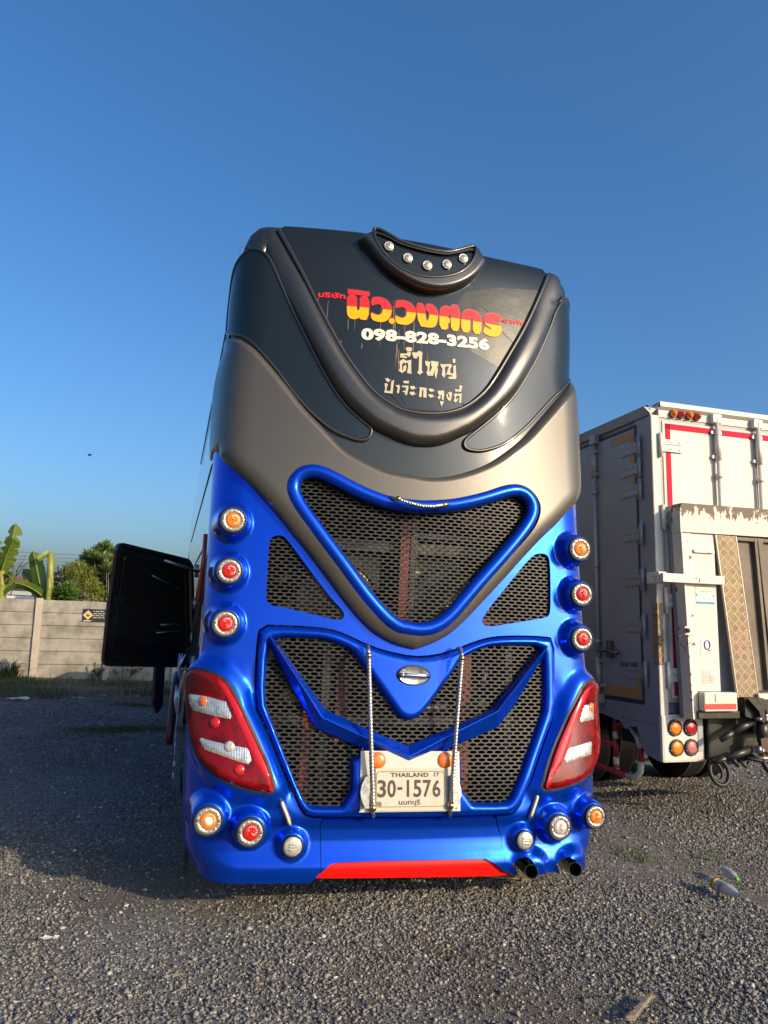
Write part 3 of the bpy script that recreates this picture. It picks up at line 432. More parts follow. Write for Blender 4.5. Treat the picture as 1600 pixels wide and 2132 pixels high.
# upper body: grey skin under everything
roofl = A_('roof'); rz = lambda s: np.interp(s, roofl[:, 0], np.minimum(roofl[:, 1], 4.46))
ss = np.linspace(-1.30, 1.22, 60)
top = np.stack([ss, np.minimum(rz(ss), 4.45)], 1)
up = np.vstack([[[-1.8, 2.55], [1.8, 2.55], [1.8, 3.98], [1.45, 4.06]], top[::-1], [[-1.42, 4.10], [-1.8, 4.0]]])
vhole_up = [resample(vmid, .03)]
panel('upper_body', resample(dedupe(up), .04), GRAY, bus, holes=[resample(vmid, .03)], step=.03, off=-.004)
ribo, ribi = A_('rib_out'), A_('rib_in')
gu, gl = A_('gray_up'), A_('gray_lo')
# glossy dark band round the tail of the window surround
band = np.vstack([gu[1:], [[1.5, 3.62], [1.5, 4.0]], [[1.2, 3.95]], ribo[::-1][4:-4], [[-1.2, 3.95], [-1.5, 4.0], [-1.5, 3.62]]])
panel('dark_band', resample(grow(dedupe(band), .01), .03), BAND, bus, step=.03, off=.006)
# side glass wings with trim
for k in ('wing_l', 'wing_r'):
    w = A_(k)
    if k == 'wing_r': w = np.vstack([w[:-1], [[1.42, 3.62], [1.5, 3.9], [1.40, 4.13]]])
    else: w = np.vstack([[[-1.5, 3.68], [-1.52, 3.9], [-1.40, 4.12]], w[4:]])
    w = chaikin(dedupe(w), 2); wr = resample(w, .03)
    g = panel('side_glass', wr, GLASS, bus, off=.018, step=.03)
    t = MB().tube(on_surf(resample(w, .02), .016), .0125, 8, closed=True).build('glass_trim', GRAY, g)
# thick rib round the rear window
ro = chaikin(ribo, 2, False); ri = chaikin(ribi, 2, False)
ro = np.vstack([[[-1.27, 4.26], [-1.2, 4.29]], ro[1:-1], [[1.15, 4.25], [1.22, 4.22]]]) if False else ro
ro = np.vstack([[[-1.275, 4.215], [-1.235, 4.235], [-1.10, 4.165]], ro[4:-3], [[1.06, 4.12], [1.165, 4.175]]])
sr_ = lambda s_: [s_, float(rz(s_))]
capl = np.array([sr_(v) for v in (-1.02, -1.08, -1.14, -1.21)]); capr = np.array([sr_(v) for v in (1.14, 1.11, 1.07, 1.03)])
ribpoly = np.vstack([ro, capr, ri[::-1], capl])
panel('window_surround', resample(dedupe(ribpoly), .02), GRAY, bus, off=.010, step=.02, fine=.011, fine_r=.07, rim=.03,
      warp=lambda P, s, z: P+snor(s, z)*(.068*(1-.72*sstep(3.5, 4.25, z))*np.sqrt(np.clip(1-(1-np.clip(dist_to(np.stack([s, z], 1), ribpoly)/.08, 0, 1))**2, 0, 1)))[:, None])
MB().tube(on_surf(resample(chaikin(ribi, 2, False), .02, False), .03), .016, 8).build('inner_seal', GRAY, bus)
glass = np.vstack([ri, top[(top[:, 0] > ri[0, 0]+.01) & (top[:, 0] < ri[-1, 0]-.01)][::-1]])
win = panel('rear_window', resample(grow(dedupe(glass), .012), .03), GLASS, bus, off=.018, step=.035)
# roof corners (grey caps outside the rib)
# lower grey mask round the main grille
lo_edge = resample(np.vstack([[[-1.8, 2.80], [-1.45, 2.80]], chaikin(gl, 2, False), [[1.42, 2.78], [1.8, 2.78]]]), .018, False)
up_edge = resample(np.vstack([[[1.8, 3.66], [1.42, 3.62]], chaikin(gu[1:][::-1], 2, False), [[-1.42, 3.62], [-1.8, 3.66]]]), .018, False)
mask = np.vstack([lo_edge, up_edge]); vh = resample(chaikin(A_('v_out'), 2), .02)
def mask_warp(P, s, z):
    q = np.stack([s, z], 1); N = snor(s, z)
    d1 = dist_to(q, lo_edge, False); d2 = dist_to(q, up_edge, False)
    t1 = 1-np.clip(d1/.12, 0, 1); t2 = 1-np.clip(d2/.07, 0, 1)
    h = np.minimum(.068*np.sqrt(np.clip(1-t1*t1, 0, 1)), .075)
    h = np.minimum(h, .02+.055*np.sqrt(np.clip(1-t2*t2, 0, 1)))
    h = h*(1-.75*sstep(1.15, 1.45, np.abs(s)))
    return P+N*h[:, None]
panel('grille_mask', resample(dedupe(mask), .03), GRAYM, bus, off=.012, holes=[vh], step=.02, fine=.011, fine_r=.12, warp=mask_warp, rim=.03)
# roof lamp pod
pin = chaikin(A_('pod_in'), 2); pout = chaikin(A_('pod_out'), 2)
def podz(P, s, z): return P
pod = panel('lamp_pod', resample(dedupe(pout), .015), GRAY, bus, off=.0, holes=[resample(dedupe(pin), .015)], step=.012,
            warp=lambda P, s, z: P+np.stack([0*s, -.11*np.sqrt(np.clip(1-(1-np.clip(dist_to(np.stack([s, z], 1), pout)/.045, 0, 1))**2, 0, 1)), 0*s], 1), rim=0)
# pod body running back over the roof
pb = MB(); loop = resample(dedupe(pout), .03); a = on_surf(loop, 0.)
b = a+np.array([0, .22, -.02]); c2 = a+np.array([0, .5, -.22]); n = len(a)
pb.add(np.vstack([a, b, c2]), [[i, (i+1) % n, n+(i+1) % n, n+i][::-1] for i in range(n)]+[[n+i, n+(i+1) % n, 2*n+(i+1) % n, 2*n+i][::-1] for i in range(n)], True).build('pod_body', GRAY, pod)
pl = panel('pod_lens', resample(grow(dedupe(pin), .008), .02), GLASS, pod, off=.088, step=.03)
MB().tube(on_surf(resample(dedupe(pin), .015), .104), .012, 8, closed=True).build('pod_trim', GRAY, pod)
for sz in D['pod_lamps']:
    c = on_surf([sz], .090)[0]
    o = MB().lathe([(.036, 0), (.036, .012), (.030, .018), (.026, .014), (.012, .016), (0, .02)], c, (0, -1, .02), 24).build('roof_lamp', STEEL, bus)
    MB().lathe([(.0315, .013), (.024, .018), (.008, .020), (0, .020)], c, (0, -1, .02), 24, ribs=10, rib_amp=.002).build('lens', mat('smoky_lens', (.30, .27, .22), .2, .3, .5, bump=(90, .5, .004)), o)
# V shaped blue tube round the main grille
vm = (resample(chaikin(A_('v_out'), 2), .02)); vin = chaikin(A_('v_in'), 2)
def nearest_mid(Po, Pi):
    out = []
    Pi2 = resample(Pi, .005)
    for p in Po:
        q = Pi2[np.argmin(((Pi2-p)**2).sum(1))]; out.append((p+q)/2)
    return np.array(out)
vmidl = nearest_mid(vm, vin)
vmidl = (np.roll(vmidl, 1, 0)+np.roll(vmidl, -1, 0)+2*vmidl)/4
MB().tube(on_surf(vmidl, .055), .046, 18, closed=True).build('grille_frame', BLUE, bus)
MB().tube(on_surf(resample(chaikin(A_('v_out'), 2), .02), .02), .014, 8, closed=True).build('frame_seal', RUB, bus)
gv = grille('main_grille', resample(vmidl, .05), .012, MESH, bus, label=None)
grille('corner_grille', resample(sgl, .03), -.022, MESH, bus); grille('corner_grille', resample(sgr, .03), -.022, MESH, bus)
vr_ = np.array(D['vrod'])[1:6]; vq = np.linspace(0, 4, 120)
h = MB().tube(np.stack([np.interp(vq, np.arange(5), vr_[:, i_]) for i_ in range(3)], 1), .0125, 16, lobes=4, twist=90, amp=.22)
gh = h.build('grab_handle', CHROME, bus)
k = MB(); k.sphere(D['vrod'][1], .019); k.sphere(D['vrod'][5], .019); k.build('knob', BRASS, gh)
k = MB(); k.tube([D['vrod'][0], D['vrod'][1]], .011); k.tube([D['vrod'][5], D['vrod'][6]], .011); k.build('handle_end', STEEL, gh)

# engine door -------------------------------------------------------
dpoly = np.vstack([door[di:], door[:di]]); dpoly = grow(resample(chaikin(door, 1), .02), -.007)
dh = resample(chaikin(A_('door_hole'), 1), .015)
dr = panel('engine_door', dedupe(dpoly), BLUE, bus, off=-.012, holes=[dedupe(dh)], step=.018, fine=.012, fine_r=.06, warp=lambda P, s, z: P+snor(s, z)*(
    .05*np.sqrt(np.clip(1-(1-np.clip(np.minimum(dist_to(np.stack([s, z], 1), dpoly), 1.3*dist_to(np.stack([s, z], 1), dh))/.045, 0, 1))**2, 0, 1)))[:, None], rim=.05)
grille('door_grille', resample(grow(dedupe(dh), .02), .03), -.012, MESH, dr)
cu, cm, cl = resample(A_('ch_up'), 9, False), resample(A_('ch_mid'), 9, False), resample(A_('ch_lo'), 9, False)
rows = [on_surf(cu, -.012), on_surf(cu, .03), on_surf(cm, .085), on_surf(cl, .02), on_surf(cl, -.012)]
nn = len(cm); Vc = np.vstack(rows); Fc = []
for r in range(4): Fc += [[r*nn+i, (r+1)*nn+i, (r+1)*nn+i+1, r*nn+i+1] for i in range(nn-1)]
Fc += [[0, nn, 2*nn, 3*nn, 4*nn], [nn-1, 5*nn-1, 4*nn-1, 3*nn-1, 2*nn-1]]
ch = mesh_obj('chevron_bar', Vc, Fc, BLUE, dr, False)
bm = bmesh.new(); bm.from_mesh(ch.data); bmesh.ops.recalc_face_normals(bm, faces=bm.faces)
bmesh.ops.bevel(bm, geom=[e for e in bm.edges if len(e.link_faces) == 2 and e.calc_face_angle(0) > .3], offset=.007, segments=3, affect='EDGES', profile=.5)
bm.to_mesh(ch.data); bm.free(); ch.data.polygons.foreach_set('use_smooth', np.zeros(len(ch.data.polygons), bool))
# twisted rods
for rd in D['rods']:
    P = np.array(rd)
    tt = np.linspace(0, 1, 340)[:, None]; body = np.vstack([P[1]+(P[2]-P[1])*tt[::2], P[2]+(P[3]-P[2])*tt[1::2]])
    g = MB().tube(body, .0120, 16, lobes=4, twist=78, amp=.26).build('twisted_rod', STEEL, dr)
    kb = MB(); kb.sphere(P[1], .0205); kb.sphere(P[3], .0225); kb.build('knob', BRASS, g)
    eb = MB(); eb.tube([P[0]+[0, .03, 0], P[0]+[0, -.01, 0], P[0]*.5+P[1]*.5+[0, -.012, .0], P[1]], .0135); eb.tube([P[3], P[4]+[0, -.02, 0], P[4], P[4]+[0, .05, .005]], .0135); eb.build('rod_bracket', STEEL, g)
# recessed oval handle
hc = on_surf([np.mean([D['handle'][2], D['handle'][3]], 0)], .042)[0]; hx = .1045; hz = .060
el = lambda f, y: [hc+np.array([math.cos(t)*hx*f, y, math.sin(t)*hz*f]) for t in np.arange(48)*2*math.pi/48]
mb = MB(); rings = [el(1.04, .0), el(1.04, -.008), el(.97, -.012), el(.92, -.006)]
mb.add(np.vstack(rings), [[r*48+i, r*48+(i+1) % 48, (r+1)*48+(i+1) % 48, (r+1)*48+i] for r in range(3) for i in range(48)], True)
hd = mb.build('door_handle', RUB, dr)
mb = MB(); rings = [el(.93, -.010), el(.8, -.006), el(.45, -.003), el(.0, -.002)]
mb.add(np.vstack(rings), [[r*48+i, r*48+(i+1) % 48, (r+1)*48+(i+1) % 48, (r+1)*48+i] for r in range(3) for i in range(48)], True)
mb.build('recess', STEEL, hd)
mb = MB(); mb.tube([hc+[-.085, -.018, .002], hc+[-.05, -.026, .001], hc+[0, -.026, 0], hc+[.06, -.024, 0], hc+[.09, -.014, -.002]], [.012, .017, .013, .019, .014], 14); mb.sphere(hc+[-.078, -.022, .001], .016, 12)
mb.build('lever', CHROME, hd)
# license plate ---------------------------------------------------------
pc = A_('plate_cell'); Pp = A_('plate')
pX0, pX1 = Pp[:, 0].min(), Pp[:, 0].max(); pZ0, pZ1 = Pp[:, 1].min(), Pp[:, 1].max()
yb = float(on_surf([[0, .78]], .045)[0, 1]); ysl = float(on_surf([[0, .95]], .045)[0, 1]-on_surf([[0, .6]], .045)[0, 1])/.35
def shear(o):
    co = np.empty(len(o.data.vertices)*3, np.float32); o.data.vertices.foreach_get('co', co); co = co.reshape(-1, 3)
    co[:, 1] += ysl*(co[:, 2]-.78); o.data.vertices.foreach_set('co', co.ravel()); o.data.update(); return o
plate = MB().box(pc[:, 0].min(), pc[:, 0].max(), yb-.004, yb, pc[:, 1].min(), .955, .002)
plate.V = [v if not (v[2] > .94) else (v[0], v[1], v[2]-.0) for v in plate.V]
lp = shear(plate.build('license_plate', PLATEW, bus))
shear(MB().box(pX0, pX1, yb-.012, yb-.0045, pZ0, pZ1, .003).build('number_plate', PLATE, lp))
def flat_text(name, items, m, y, parent, thick=.0015):
    V = []; Fc = []
    for (v, f) in items:
        k = len(V); V += [(p[0], y, p[1]) for p in v]; Fc += [[i+k for i in q] for q in f]
    o = mesh_obj(name, V, Fc, m, parent, False); return o
w_, h_ = pX1-pX0, pZ1-pZ0
def pf(x, y): return pX0+(x-370)/920*w_, pZ1-(y-340)/550*h_
items = []
def pt(body, x0, y0, x1, y1, bold, space=1.):
    a = pf(x0, y1); b = pf(x1, y0); items.append(text_box(body, a[0], a[1], b[0], b[1], bold, space))
pt('THAILAND', 560, 400, 1045, 455, .035, 1.1); pt('17', 1115, 397, 1182, 452, .03)
for ch_, x0, x1 in (('3', 398, 505), ('0', 522, 628), ('1', 765, 795), ('5', 850, 952), ('7', 972, 1078), ('6', 1095, 1197)):
    if ch_ == '1':
        a = pf(765, 710); b = pf(797, 492); items.append((np.array([[a[0], a[1]], [b[0], a[1]], [b[0], b[1]], [a[0], b[1]]]), [[0, 1, 2, 3]]))
    else: pt(ch_, x0, 492, x1, 715, .022)
a = pf(648, 620); b = pf(710, 585); items.append((np.array([[a[0], a[1]], [b[0], a[1]], [b[0], b[1]], [a[0], b[1]]]), [[0, 1, 2, 3]]))
pt('นนทบุรี', 665, 740, 935, 830, .02)
shear(flat_text('plate_lettering', items, INK, yb-.0132, lp))
# embossed border and seal ring
def rrect(x0, z0, x1, z1, r, n=6):
    out = []
    for (cx, cz, a0) in ((x1-r, z1-r, 0), (x0+r, z1-r, 90), (x0+r, z0+r, 180), (x1-r, z0+r, 270)):
        out += [(cx+r*math.cos(R_(a0+90*i/n)), cz+r*math.sin(R_(a0+90*i/n))) for i in range(n+1)]
    return out
q0 = pf(385, 832); q1 = pf(1252, 383)
mb = MB().tube([(x, yb-.0125, z) for x, z in rrect(q0[0], q0[1], q1[0], q1[1], .022)], .0028, 6, closed=True)
sc_ = pf(418, 800)
shear(mb.build('embossed_border', mat('plate_edge', (.36, .29, .17), .5), lp))
mb = MB().tube([(sc_[0]+.0135*math.cos(t), yb-.013, sc_[1]+.0135*math.sin(t)) for t in np.arange(20)*math.pi/10], .002, 5, closed=True)
mb.tube([(sc_[0]+.006*math.cos(t), yb-.013, sc_[1]+.006*math.sin(t)) for t in np.arange(12)*math.pi/6], .0025, 5, closed=True)
shear(mb.build('seal', INK, lp))
for cxp, cyp in ((405, 240), (1272, 235)):
    c = pf(cxp, cyp)
    shear(MB().lathe([(.046, 0), (.046, .008), (.043, .013), (.02, .016), (0, .0165)], (c[0], yb-.003, c[1]), n=36).build('reflector', mat('orange_reflector', (.90, .17, .01), .25, 0, .6, bump=(220, .3, .002)), lp))
for sx, xx in ((-1, 232), (1, 1378)):
    c = pf(xx, 630); z0, z1 = c[1]-.085, c[1]+.085
    V = MB()
    pts = [(c[0]+sx*(.030*math.sin(math.pi*t)), z0+(z1-z0)*t) for t in np.linspace(0, 1, 14)]
    V.prism(pts+[(c[0]-sx*.022, z1), (c[0]-sx*.022, z0)], yb-.055, yb-.004)
    o = shear(V.build('plate_lamp', STEEL, lp))
    shear(MB().box(c[0]-sx*.024, c[0]-sx*.004, yb-.052, yb-.02, z0+.02, z1-.02, .006).build('lens', CLEARL, o))
mb = MB()
for xx, yy in ((182, 895), (1408, 868), (208, 95), (1290, 350)):
    c = pf(xx, yy); mb.lathe([(.006, 0), (.005, .003), (0, .004)], (c[0], yb-.004, c[1]), n=10)
shear(mb.build('screw', STEEL, lp))

# lamps ---------------------------------------------------------------
def round_lamp(k, c, r):
    c = np.array(c)
    hs = MB().lathe([(r*1.10, -.03), (r*1.10, .004), (r*1.06, .010), (r*.99, .010), (r*.96, .002)], c, n=40).build('marker_lamp', RUB, bus)
    led = k.startswith('led')
    mb = MB().lathe([(r*.99, -.01), (r*.97, .006), (r*.85, .012), (r*.64, .010), (r*.60, .003)] if not led else
                    [(r*.99, -.01), (r*.97, .006), (r*.9, .012), (r*.4, .014), (0, .0145)], c, n=40)
    nb = 12 if not led else 16
    for i in range(nb):
        t = 2*math.pi*(i+.5)/nb
        mb.sphere(c+np.array([math.cos(t)*r*.79, -.010, math.sin(t)*r*.79]), r*(.105 if not led else .09), 8, (1, .5, 1))
    if led:
        for j in (-1, 0, 1): mb.box(c[0]-r*.38, c[0]+r*.38, c[1]-.020, c[1]-.010, c[2]+j*r*.28-r*.09, c[2]+j*r*.28+r*.09, .003)
    mb.build('reflector_ring', LEDW if led else CLEARL, hs)
    if not led:
        m = {'m1l': AMB, 'm1r': AMB, 'al': AMB, 'ar': AMB, 'cr': PINK}.get(k, REDL)
        MB().lathe([(r*.62, .002), (r*.61, .009), (r*.52, .0135), (r*.34, .016), (r*.2, .0155), (r*.12, .017), (0, .0175)], c, n=72, ribs=24, rib_amp=.0016).build('lens', m, hs)
        mb = MB()
        for sx in (-1, 1): mb.lathe([(r*.07, .010), (r*.06, .0145), (0, .0145)], c+np.array([sx*r*.8, 0, -.003*sx]), n=10)
        mb.build('screw', RUB, hs)
        if k == 'al': MB().lathe([(r*.34, .012), (r*.31, .019), (0, .021)], c, n=24).build('lens_cap', mat('white_lens', (.82, .76, .66), .2, 0, .8), hs)
for k, c, r in BOSS: round_lamp(k, c, r)
for side_, T, w1, w2, dots in (('l', tailL, 'tl_w1', 'tl_w2', 'tl_dots'), ('r', tailR, 'tr_w1', 'tr_w2', 'tr_dots')):
    T = resample(dedupe(T), .02)
    tl = panel('tail_lamp', T, TAILRED, bus, off=.050, step=.02, fine=.010, fine_r=.03, hr=(.022, .03))
    panel('gasket', resample(grow(T, .014), .012), RUB, tl, off=.047, step=.03, hr=(.007, .010))
    panel('edge_strip', resample(chaikin(A_(w1[:2]+'_edge'), 1), .02), EDGER, tl, off=.0705, step=.02, hr=(.005, .012))
    panel('upper_segment', resample(chaikin(A_(w1[:2]+'_top'), 1), .02), MAROON, tl, off=.0705, step=.02, hr=(.003, .012))
    for wk in (w1, w2):
        panel('clear_strip', resample(A_(wk), .02), STRIP, tl, off=.0715, step=.02, hr=(.004, .012))
    for i, sz in enumerate(D[dots]):
        N = snor(np.array([sz[0]]), np.array([sz[1]]))[0]; c = on_surf([sz], .074)[0]
        m = REDL if i in (1, 2) else (mat('amber_bulb', (.85, .16, .04), .2, 0, 1.0) if i == 0 else LEDW)
        MB().lathe([(.031, 0), (.029, .004), (.015, .008), (0, .009)], c, N, 24).build('bulb', m, tl)
for k in ('bar_l', 'bar_r'):
    a, b = A_(k); t = np.linspace(0, 1, 12)[:, None]
    P = on_surf(a+(b-a)*t, .012)
    o = MB().tube(P, np.array([.010]+[.0155]*10+[.010]), 12).build('side_marker_strip', STEEL, bus)
    MB().tube(P[1:-1]+[0, -.009, 0], .0095, 8).build('lens', mat('warm_lens', (.78, .62, .33), .2, 0, .6, bump=(160, .5, .004)), o)
# exhaust tail pipes
PIPE = mat('burnt_exhaust', (.02, .022, .03), .22, 1.0)
for a, b in D['exh']:
    a, b = np.array(a), np.array(b); d = (b-a)/np.linalg.norm(b-a)
    o = MB().tube([a-d*.3, a, b], .042, 28, cap=False).build('exhaust_pipe', PIPE, bus)
    mb = MB(); mb.lathe([(.042, 0), (.0425, .003), (.038, .003), (.037, -.02), (.036, -.3)], b, d, 28); mb.build('pipe_mouth', RUB, o)

panel('peeling_film', resample(A_('film'), .03), FILM, win, off=.0192, step=.03)
for cr_ in D['cracks']: MB().tube(on_surf(resample(np.array(cr_), .01, False), .0192), .0022, 5).build('glass_crack', RUB, win)
# lettering on the glass -----------------------------------------------
def wrap(name, items, m, parent, off, mids=None):
    V = []; Fc = []; MI = []
    for v, f in items:
        k = len(V); P = on_surf(v, off); V += list(P); Fc += [[i+k for i in q] for q in f]
    return mesh_obj(name, V, Fc, m, parent, False)
sp = A_('split')
tv = []; tf = []; mi = []; ev = []; ef = []
for poly in D['big']:
    P = dedupe(resample(chaikin(np.array(poly), 1) if len(poly) > 6 else np.array(poly), .02))
    for shift, VV, FF in ((0, tv, tf), (1, ev, ef)):
        Q = grow(P, .0055)+[.002, .003] if shift else P
        # cut at the colour line
        vs, fs, _ = tri_fill(Q, [], .05)
        if not shift:
            bmx = bmesh.new(); vv = [bmx.verts.new((p[0], 0, p[1])) for p in vs]
            for f in fs:
                try: bmx.faces.new([vv[i] for i in f])
                except ValueError: pass
            for a_, b_ in zip(sp[:-1], sp[1:]): pass
            a_, b_ = sp[0], sp[-1]; nx = Vector((-(b_-a_)[1], 0, (b_-a_)[0])).normalized()
            bmesh.ops.bisect_plane(bmx, geom=bmx.verts[:]+bmx.edges[:]+bmx.faces[:], plane_co=(a_[0], 0, a_[1]), plane_no=nx)
            bmx.verts.index_update(); k = len(VV)
            VV += [(v.co.x, v.co.z) for v in bmx.verts]
            for f in bmx.faces:
                FF.append([k+v.index for v in f.verts]); c = f.calc_center_median()
                mi.append(0 if (c-Vector((a_[0], 0, a_[1]))).dot(nx) > 0 else 1)
            bmx.free()
        else:
            k = len(VV); VV += [tuple(p) for p in vs]; FF += [[int(i)+k for i in f] for f in fs]
lt = mesh_obj('company_lettering', on_surf(tv, .0235), tf, [T_RED, T_YEL], win, False, mi)
mesh_obj('letter_shadow', on_surf(ev, .0218), ef, T_DRED, win, False)
mesh_obj('hand_lettering', *(lambda L: (on_surf(np.vstack([l[0] for l in L]), .0235), sum([[[int(i)+sum(len(L[q][0]) for q in range(j)) for i in f] for f in l[1]] for j, l in enumerate(L)], [])))(
    [tri_fill(np.array(g), [], .06)[:2] for g in D['hand']]), T_CRM, win, False)
def text_on(name, body, fr, m, bold, space=1.):
    a, b, t = [np.array(x) for x in D[fr]]
    V, Fc = text_mesh(body, 1., bold, space=space); lo, hi = V.min(0), V.max(0); U = (V-lo)/(hi-lo)
    Q = a+U[:, :1]*(b-a)+U[:, 1:]*(t-a)
    return mesh_obj(name, on_surf(Q, .0235), Fc, m, win, False)
text_on('phone_number', '098-828-3256', 'num', T_WHT, .055, 1.06)
text_on('small_lettering', 'บริษัท', 'borisat', T_RED, .045, 1.05); text_on('small_lettering', 'จำกัด', 'jamkat', T_RED, .045, 1.05)
# dried rust runs on the glass
mb = MB()
for i in range(26):
    s0 = rng.uniform(-.72, .1); z0 = rng.uniform(3.55, 3.95)-max(0, s0+.3)*.1; L = rng.uniform(.08, .32)
    if z0-L < 3.25+abs(s0)*.55: L *= .4
    w = rng.uniform(.0012, .0032); k = 7
    c = [(s0+rng.normal(0, .0012), z0-L*j/k) for j in range(k+1)]
    l = [(x-w*(.4+.6*math.sin(math.pi*(j+.5)/(k+1))), z) for j, (x, z) in enumerate(c)]; r = [(x+w*(.4+.6*math.sin(math.pi*(j+.5)/(k+1))), z) for j, (x, z) in enumerate(c)]
    mb.add(np.vstack([on_surf(l, .0205), on_surf(r, .0205)]), [[j+1, j, k+1+j, k+2+j][::-1] for j in range(k)])
mb.build('rust_streaks', STREAK, win)

# coach body behind the rear shell ---------------------------------------
BODYG = mat('body_side_glass', (.015, .018, .02), .07, 0, 1.0)
SIDEW = mat('side_silver_paint', (.20, .20, .20), .22, .2, .8)
YY = [.58, .9, 1.5, 3, 5, 7.0, 7.4, 7.8, 8.2, 8.6, 11.4, 11.9]; zz = [.32, .6, 1.0, 1.36, 1.46, 1.8, 2.2, 2.7, 3.2, 3.42, 3.52, 3.9, 4.1, 4.25, 4.34, 4.385]
NR = lambda y: .03*max(0, y-.6)
def sec(y, z, sgn):
    w = float(W0(z))*(1 if y < 11.5 else .93)
    zc = float(np.interp(y, [7.0, 8.6, 11.9], [4.385, 1.9, 1.7]))     # unseen front: slope and low nose invented to let sun reach the wall
    return (sgn*w-NR(y), y, min(z, zc))
for sgn in (-1, 1):
    V = [sec(y, z, sgn) for y in YY for z in zz]; nz = len(zz); Fc = []; mi = []
    for i in range(len(YY)-1):
        for j in range(nz-1):
            f = [i*nz+j, i*nz+j+1, (i+1)*nz+j+1, (i+1)*nz+j]; Fc.append(f if sgn < 0 else f[::-1])
            z = (zz[j]+zz[j+1])/2; mi.append(0 if z < 1.4 else 1)
    mesh_obj('side_panel', V, Fc, [BLUE, SIDEW, BODYG], bus, True, mi)
V = [sec(y, 4.385, s_) for y in YY for s_ in (-1, 1)]+[(-NR(11.7)+s_*1.1, 11.7, .32) for s_ in (-1, 1)]
n = len(YY)
rt = MB()
ctr = [(x, float(spos(np.array([x]), np.array([min(float(rz(x)), 4.45)]))[0, 1]), min(float(rz(x)), 4.45)) for x in np.linspace(-1.1, 1.1, 26)]
e1 = [(x, y, z) for x, y, z in ctr]; e2 = [(x, y+.03, z+.01) for x, y, z in ctr]; e3 = [(x-NR(7.0), 7.0, z+.0) for x, y, z in ctr]
k = len(ctr); rt.add(e1+e2+e3, [[i, i+1, k+i+1, k+i] for i in range(k-1)]+[[k+i, k+i+1, 2*k+i+1, 2*k+i] for i in range(k-1)], True)
for sgn in (-1, 1):
    sl = [sec(y, z, sgn) for y in YY for z in (4.25, 4.385)]
rt.build('roof', GRAY, bus)
fr = MB(); fp = [(7.0, 4.40), (8.6, 1.9), (11.9, 1.7), (11.9, .32)]
for (ya, za), (yb2, zb2) in zip(fp[:-1], fp[1:]): fr.add([(-1.0-NR(ya), ya, za), (1.0-NR(ya), ya, za), (1.15-NR(yb2), yb2, zb2), (-1.15-NR(yb2), yb2, zb2)], [[0, 1, 2, 3]])
fr.build('sun_shaped_front', BODYG, bus)  # unseen front, shaped for where the coach's shadow falls
fl = MB(); fl.box(-1.2, 1.2, .35, 11.6, .30, .34); fl.build('chassis_floor', DARKIN, bus)
for zc in (2.2, 2.72, 3.9):
    MB().tube([sec(y, zc, -1) for y in (.6, 1.5, 3, 5, 6.9)], .007, 8).build('side_moulding', RUB, bus)
# side trim running along the left flank
SK = mat('side_skirt_graphic', (.035, .012, .05), .25, 0, 1.0)
mb = MB(); pr = [(.58, -1.355), (1.0, -1.392), (1.6, -1.415), (2.3, -1.425)]
zs = [(.42, .0), (.62, .02), (.9, .035), (1.15, .03), (1.32, .0)]
V = [(x-dx, y, z) for (y, x) in pr for (z, dx) in zs]; m5 = len(zs)
mb.add(V, [[i*m5+j, i*m5+j+1, (i+1)*m5+j+1, (i+1)*m5+j] for i in range(len(pr)-1) for j in range(m5-1)], True)
sk = mb.build('side_skirt', SK, bus)
mb = MB()
for i in range(26):
    z = .5+i*.03; y0 = .75+.5*((i*7) % 3)*.0
    x = -1.392-.02*math.sin((z-.42)/.9*math.pi)-.017
    mb.add([(x, .98, z), (x-.002, 1.02, z+.004), (x-.012, 1.32, z+.05), (x-.010, 1.28, z+.045)], [[0, 1, 2, 3]])
mb.build('skirt_stripes', mat('stripe_silver', (.35, .34, .38), .3, .4), sk)
mb = MB()
for z in (.52, .6, .74, .95, 1.08): mb.box(-1.437, -1.425, 1.35, 1.44, z, z+.022, .004)
mb.build('skirt_studs', mat('stud_white', (.72, .72, .74), .25), sk)
# chrome tridents on the side, wheel and arch
CR2 = mat('crystal_blue_white', (.45, .58, .72), .12, .3, 1.0)
for zc, yc in ((1.28, 1.9), (1.04, 1.7)):
    mb = MB()
    for j in (-1, 0, 1):
        mb.tube([(-1.44, yc, zc-.1), (-1.46, yc+j*.02, zc), (-1.44-.025*j, yc+j*.05, zc+.10)], [.018, .016, .006], 8)
    mb.build('side_ornament', CR2, bus)
mb = MB(); mb.lathe([(.30, -.12), (.46, -.12), (.5, -.08), (.5, .08), (.46, .12), (.30, .12), (.25, .02), (0, .02)], (-1.26, 3.1, .5), (-1, 0, 0), 40)
wh = mb.build('wheel', RUB, bus); MB().lathe([(.29, .10), (.27, .05), (.12, .04), (.1, .12), (0, .12)], (-1.26, 3.1, .5), (-1, 0, 0), 32).build('rim', STEEL, wh)
mb = MB(); mb.lathe([(.30, -.12), (.46, -.12), (.5, -.08), (.5, .08), (.46, .12), (.30, .12), (.25, .02), (0, .02)], (1.1, 3.1, .5), (1, 0, 0), 40)
mb.build('wheel', RUB, bus)
MB().box(-1.31, -1.28, .64, .68, .06, .42).build('mud_flap', RUB, bus)
MB().tube([(-1.50, 3.1+.62*math.cos(t), .5+.62*math.sin(t)) for t in np.linspace(.1, math.pi-.1, 20)], .03, 8).build('wheel_arch', mat('arch_red', (.10, .012, .01), .4), bus)
ry_ = lambda px, py, y: CAM+(y-CAM[1])/ray(px, py)[1]*ray(px, py)
mb = MB(); mb.tube([ry_(429, 1112, .75), ry_(424, 1170, .75), ry_(413, 1255, .75)], .016, 8); mb.build('red_reflector_bar', mat('side_red', (.5, .02, .03), .3, 0, .8), bus)
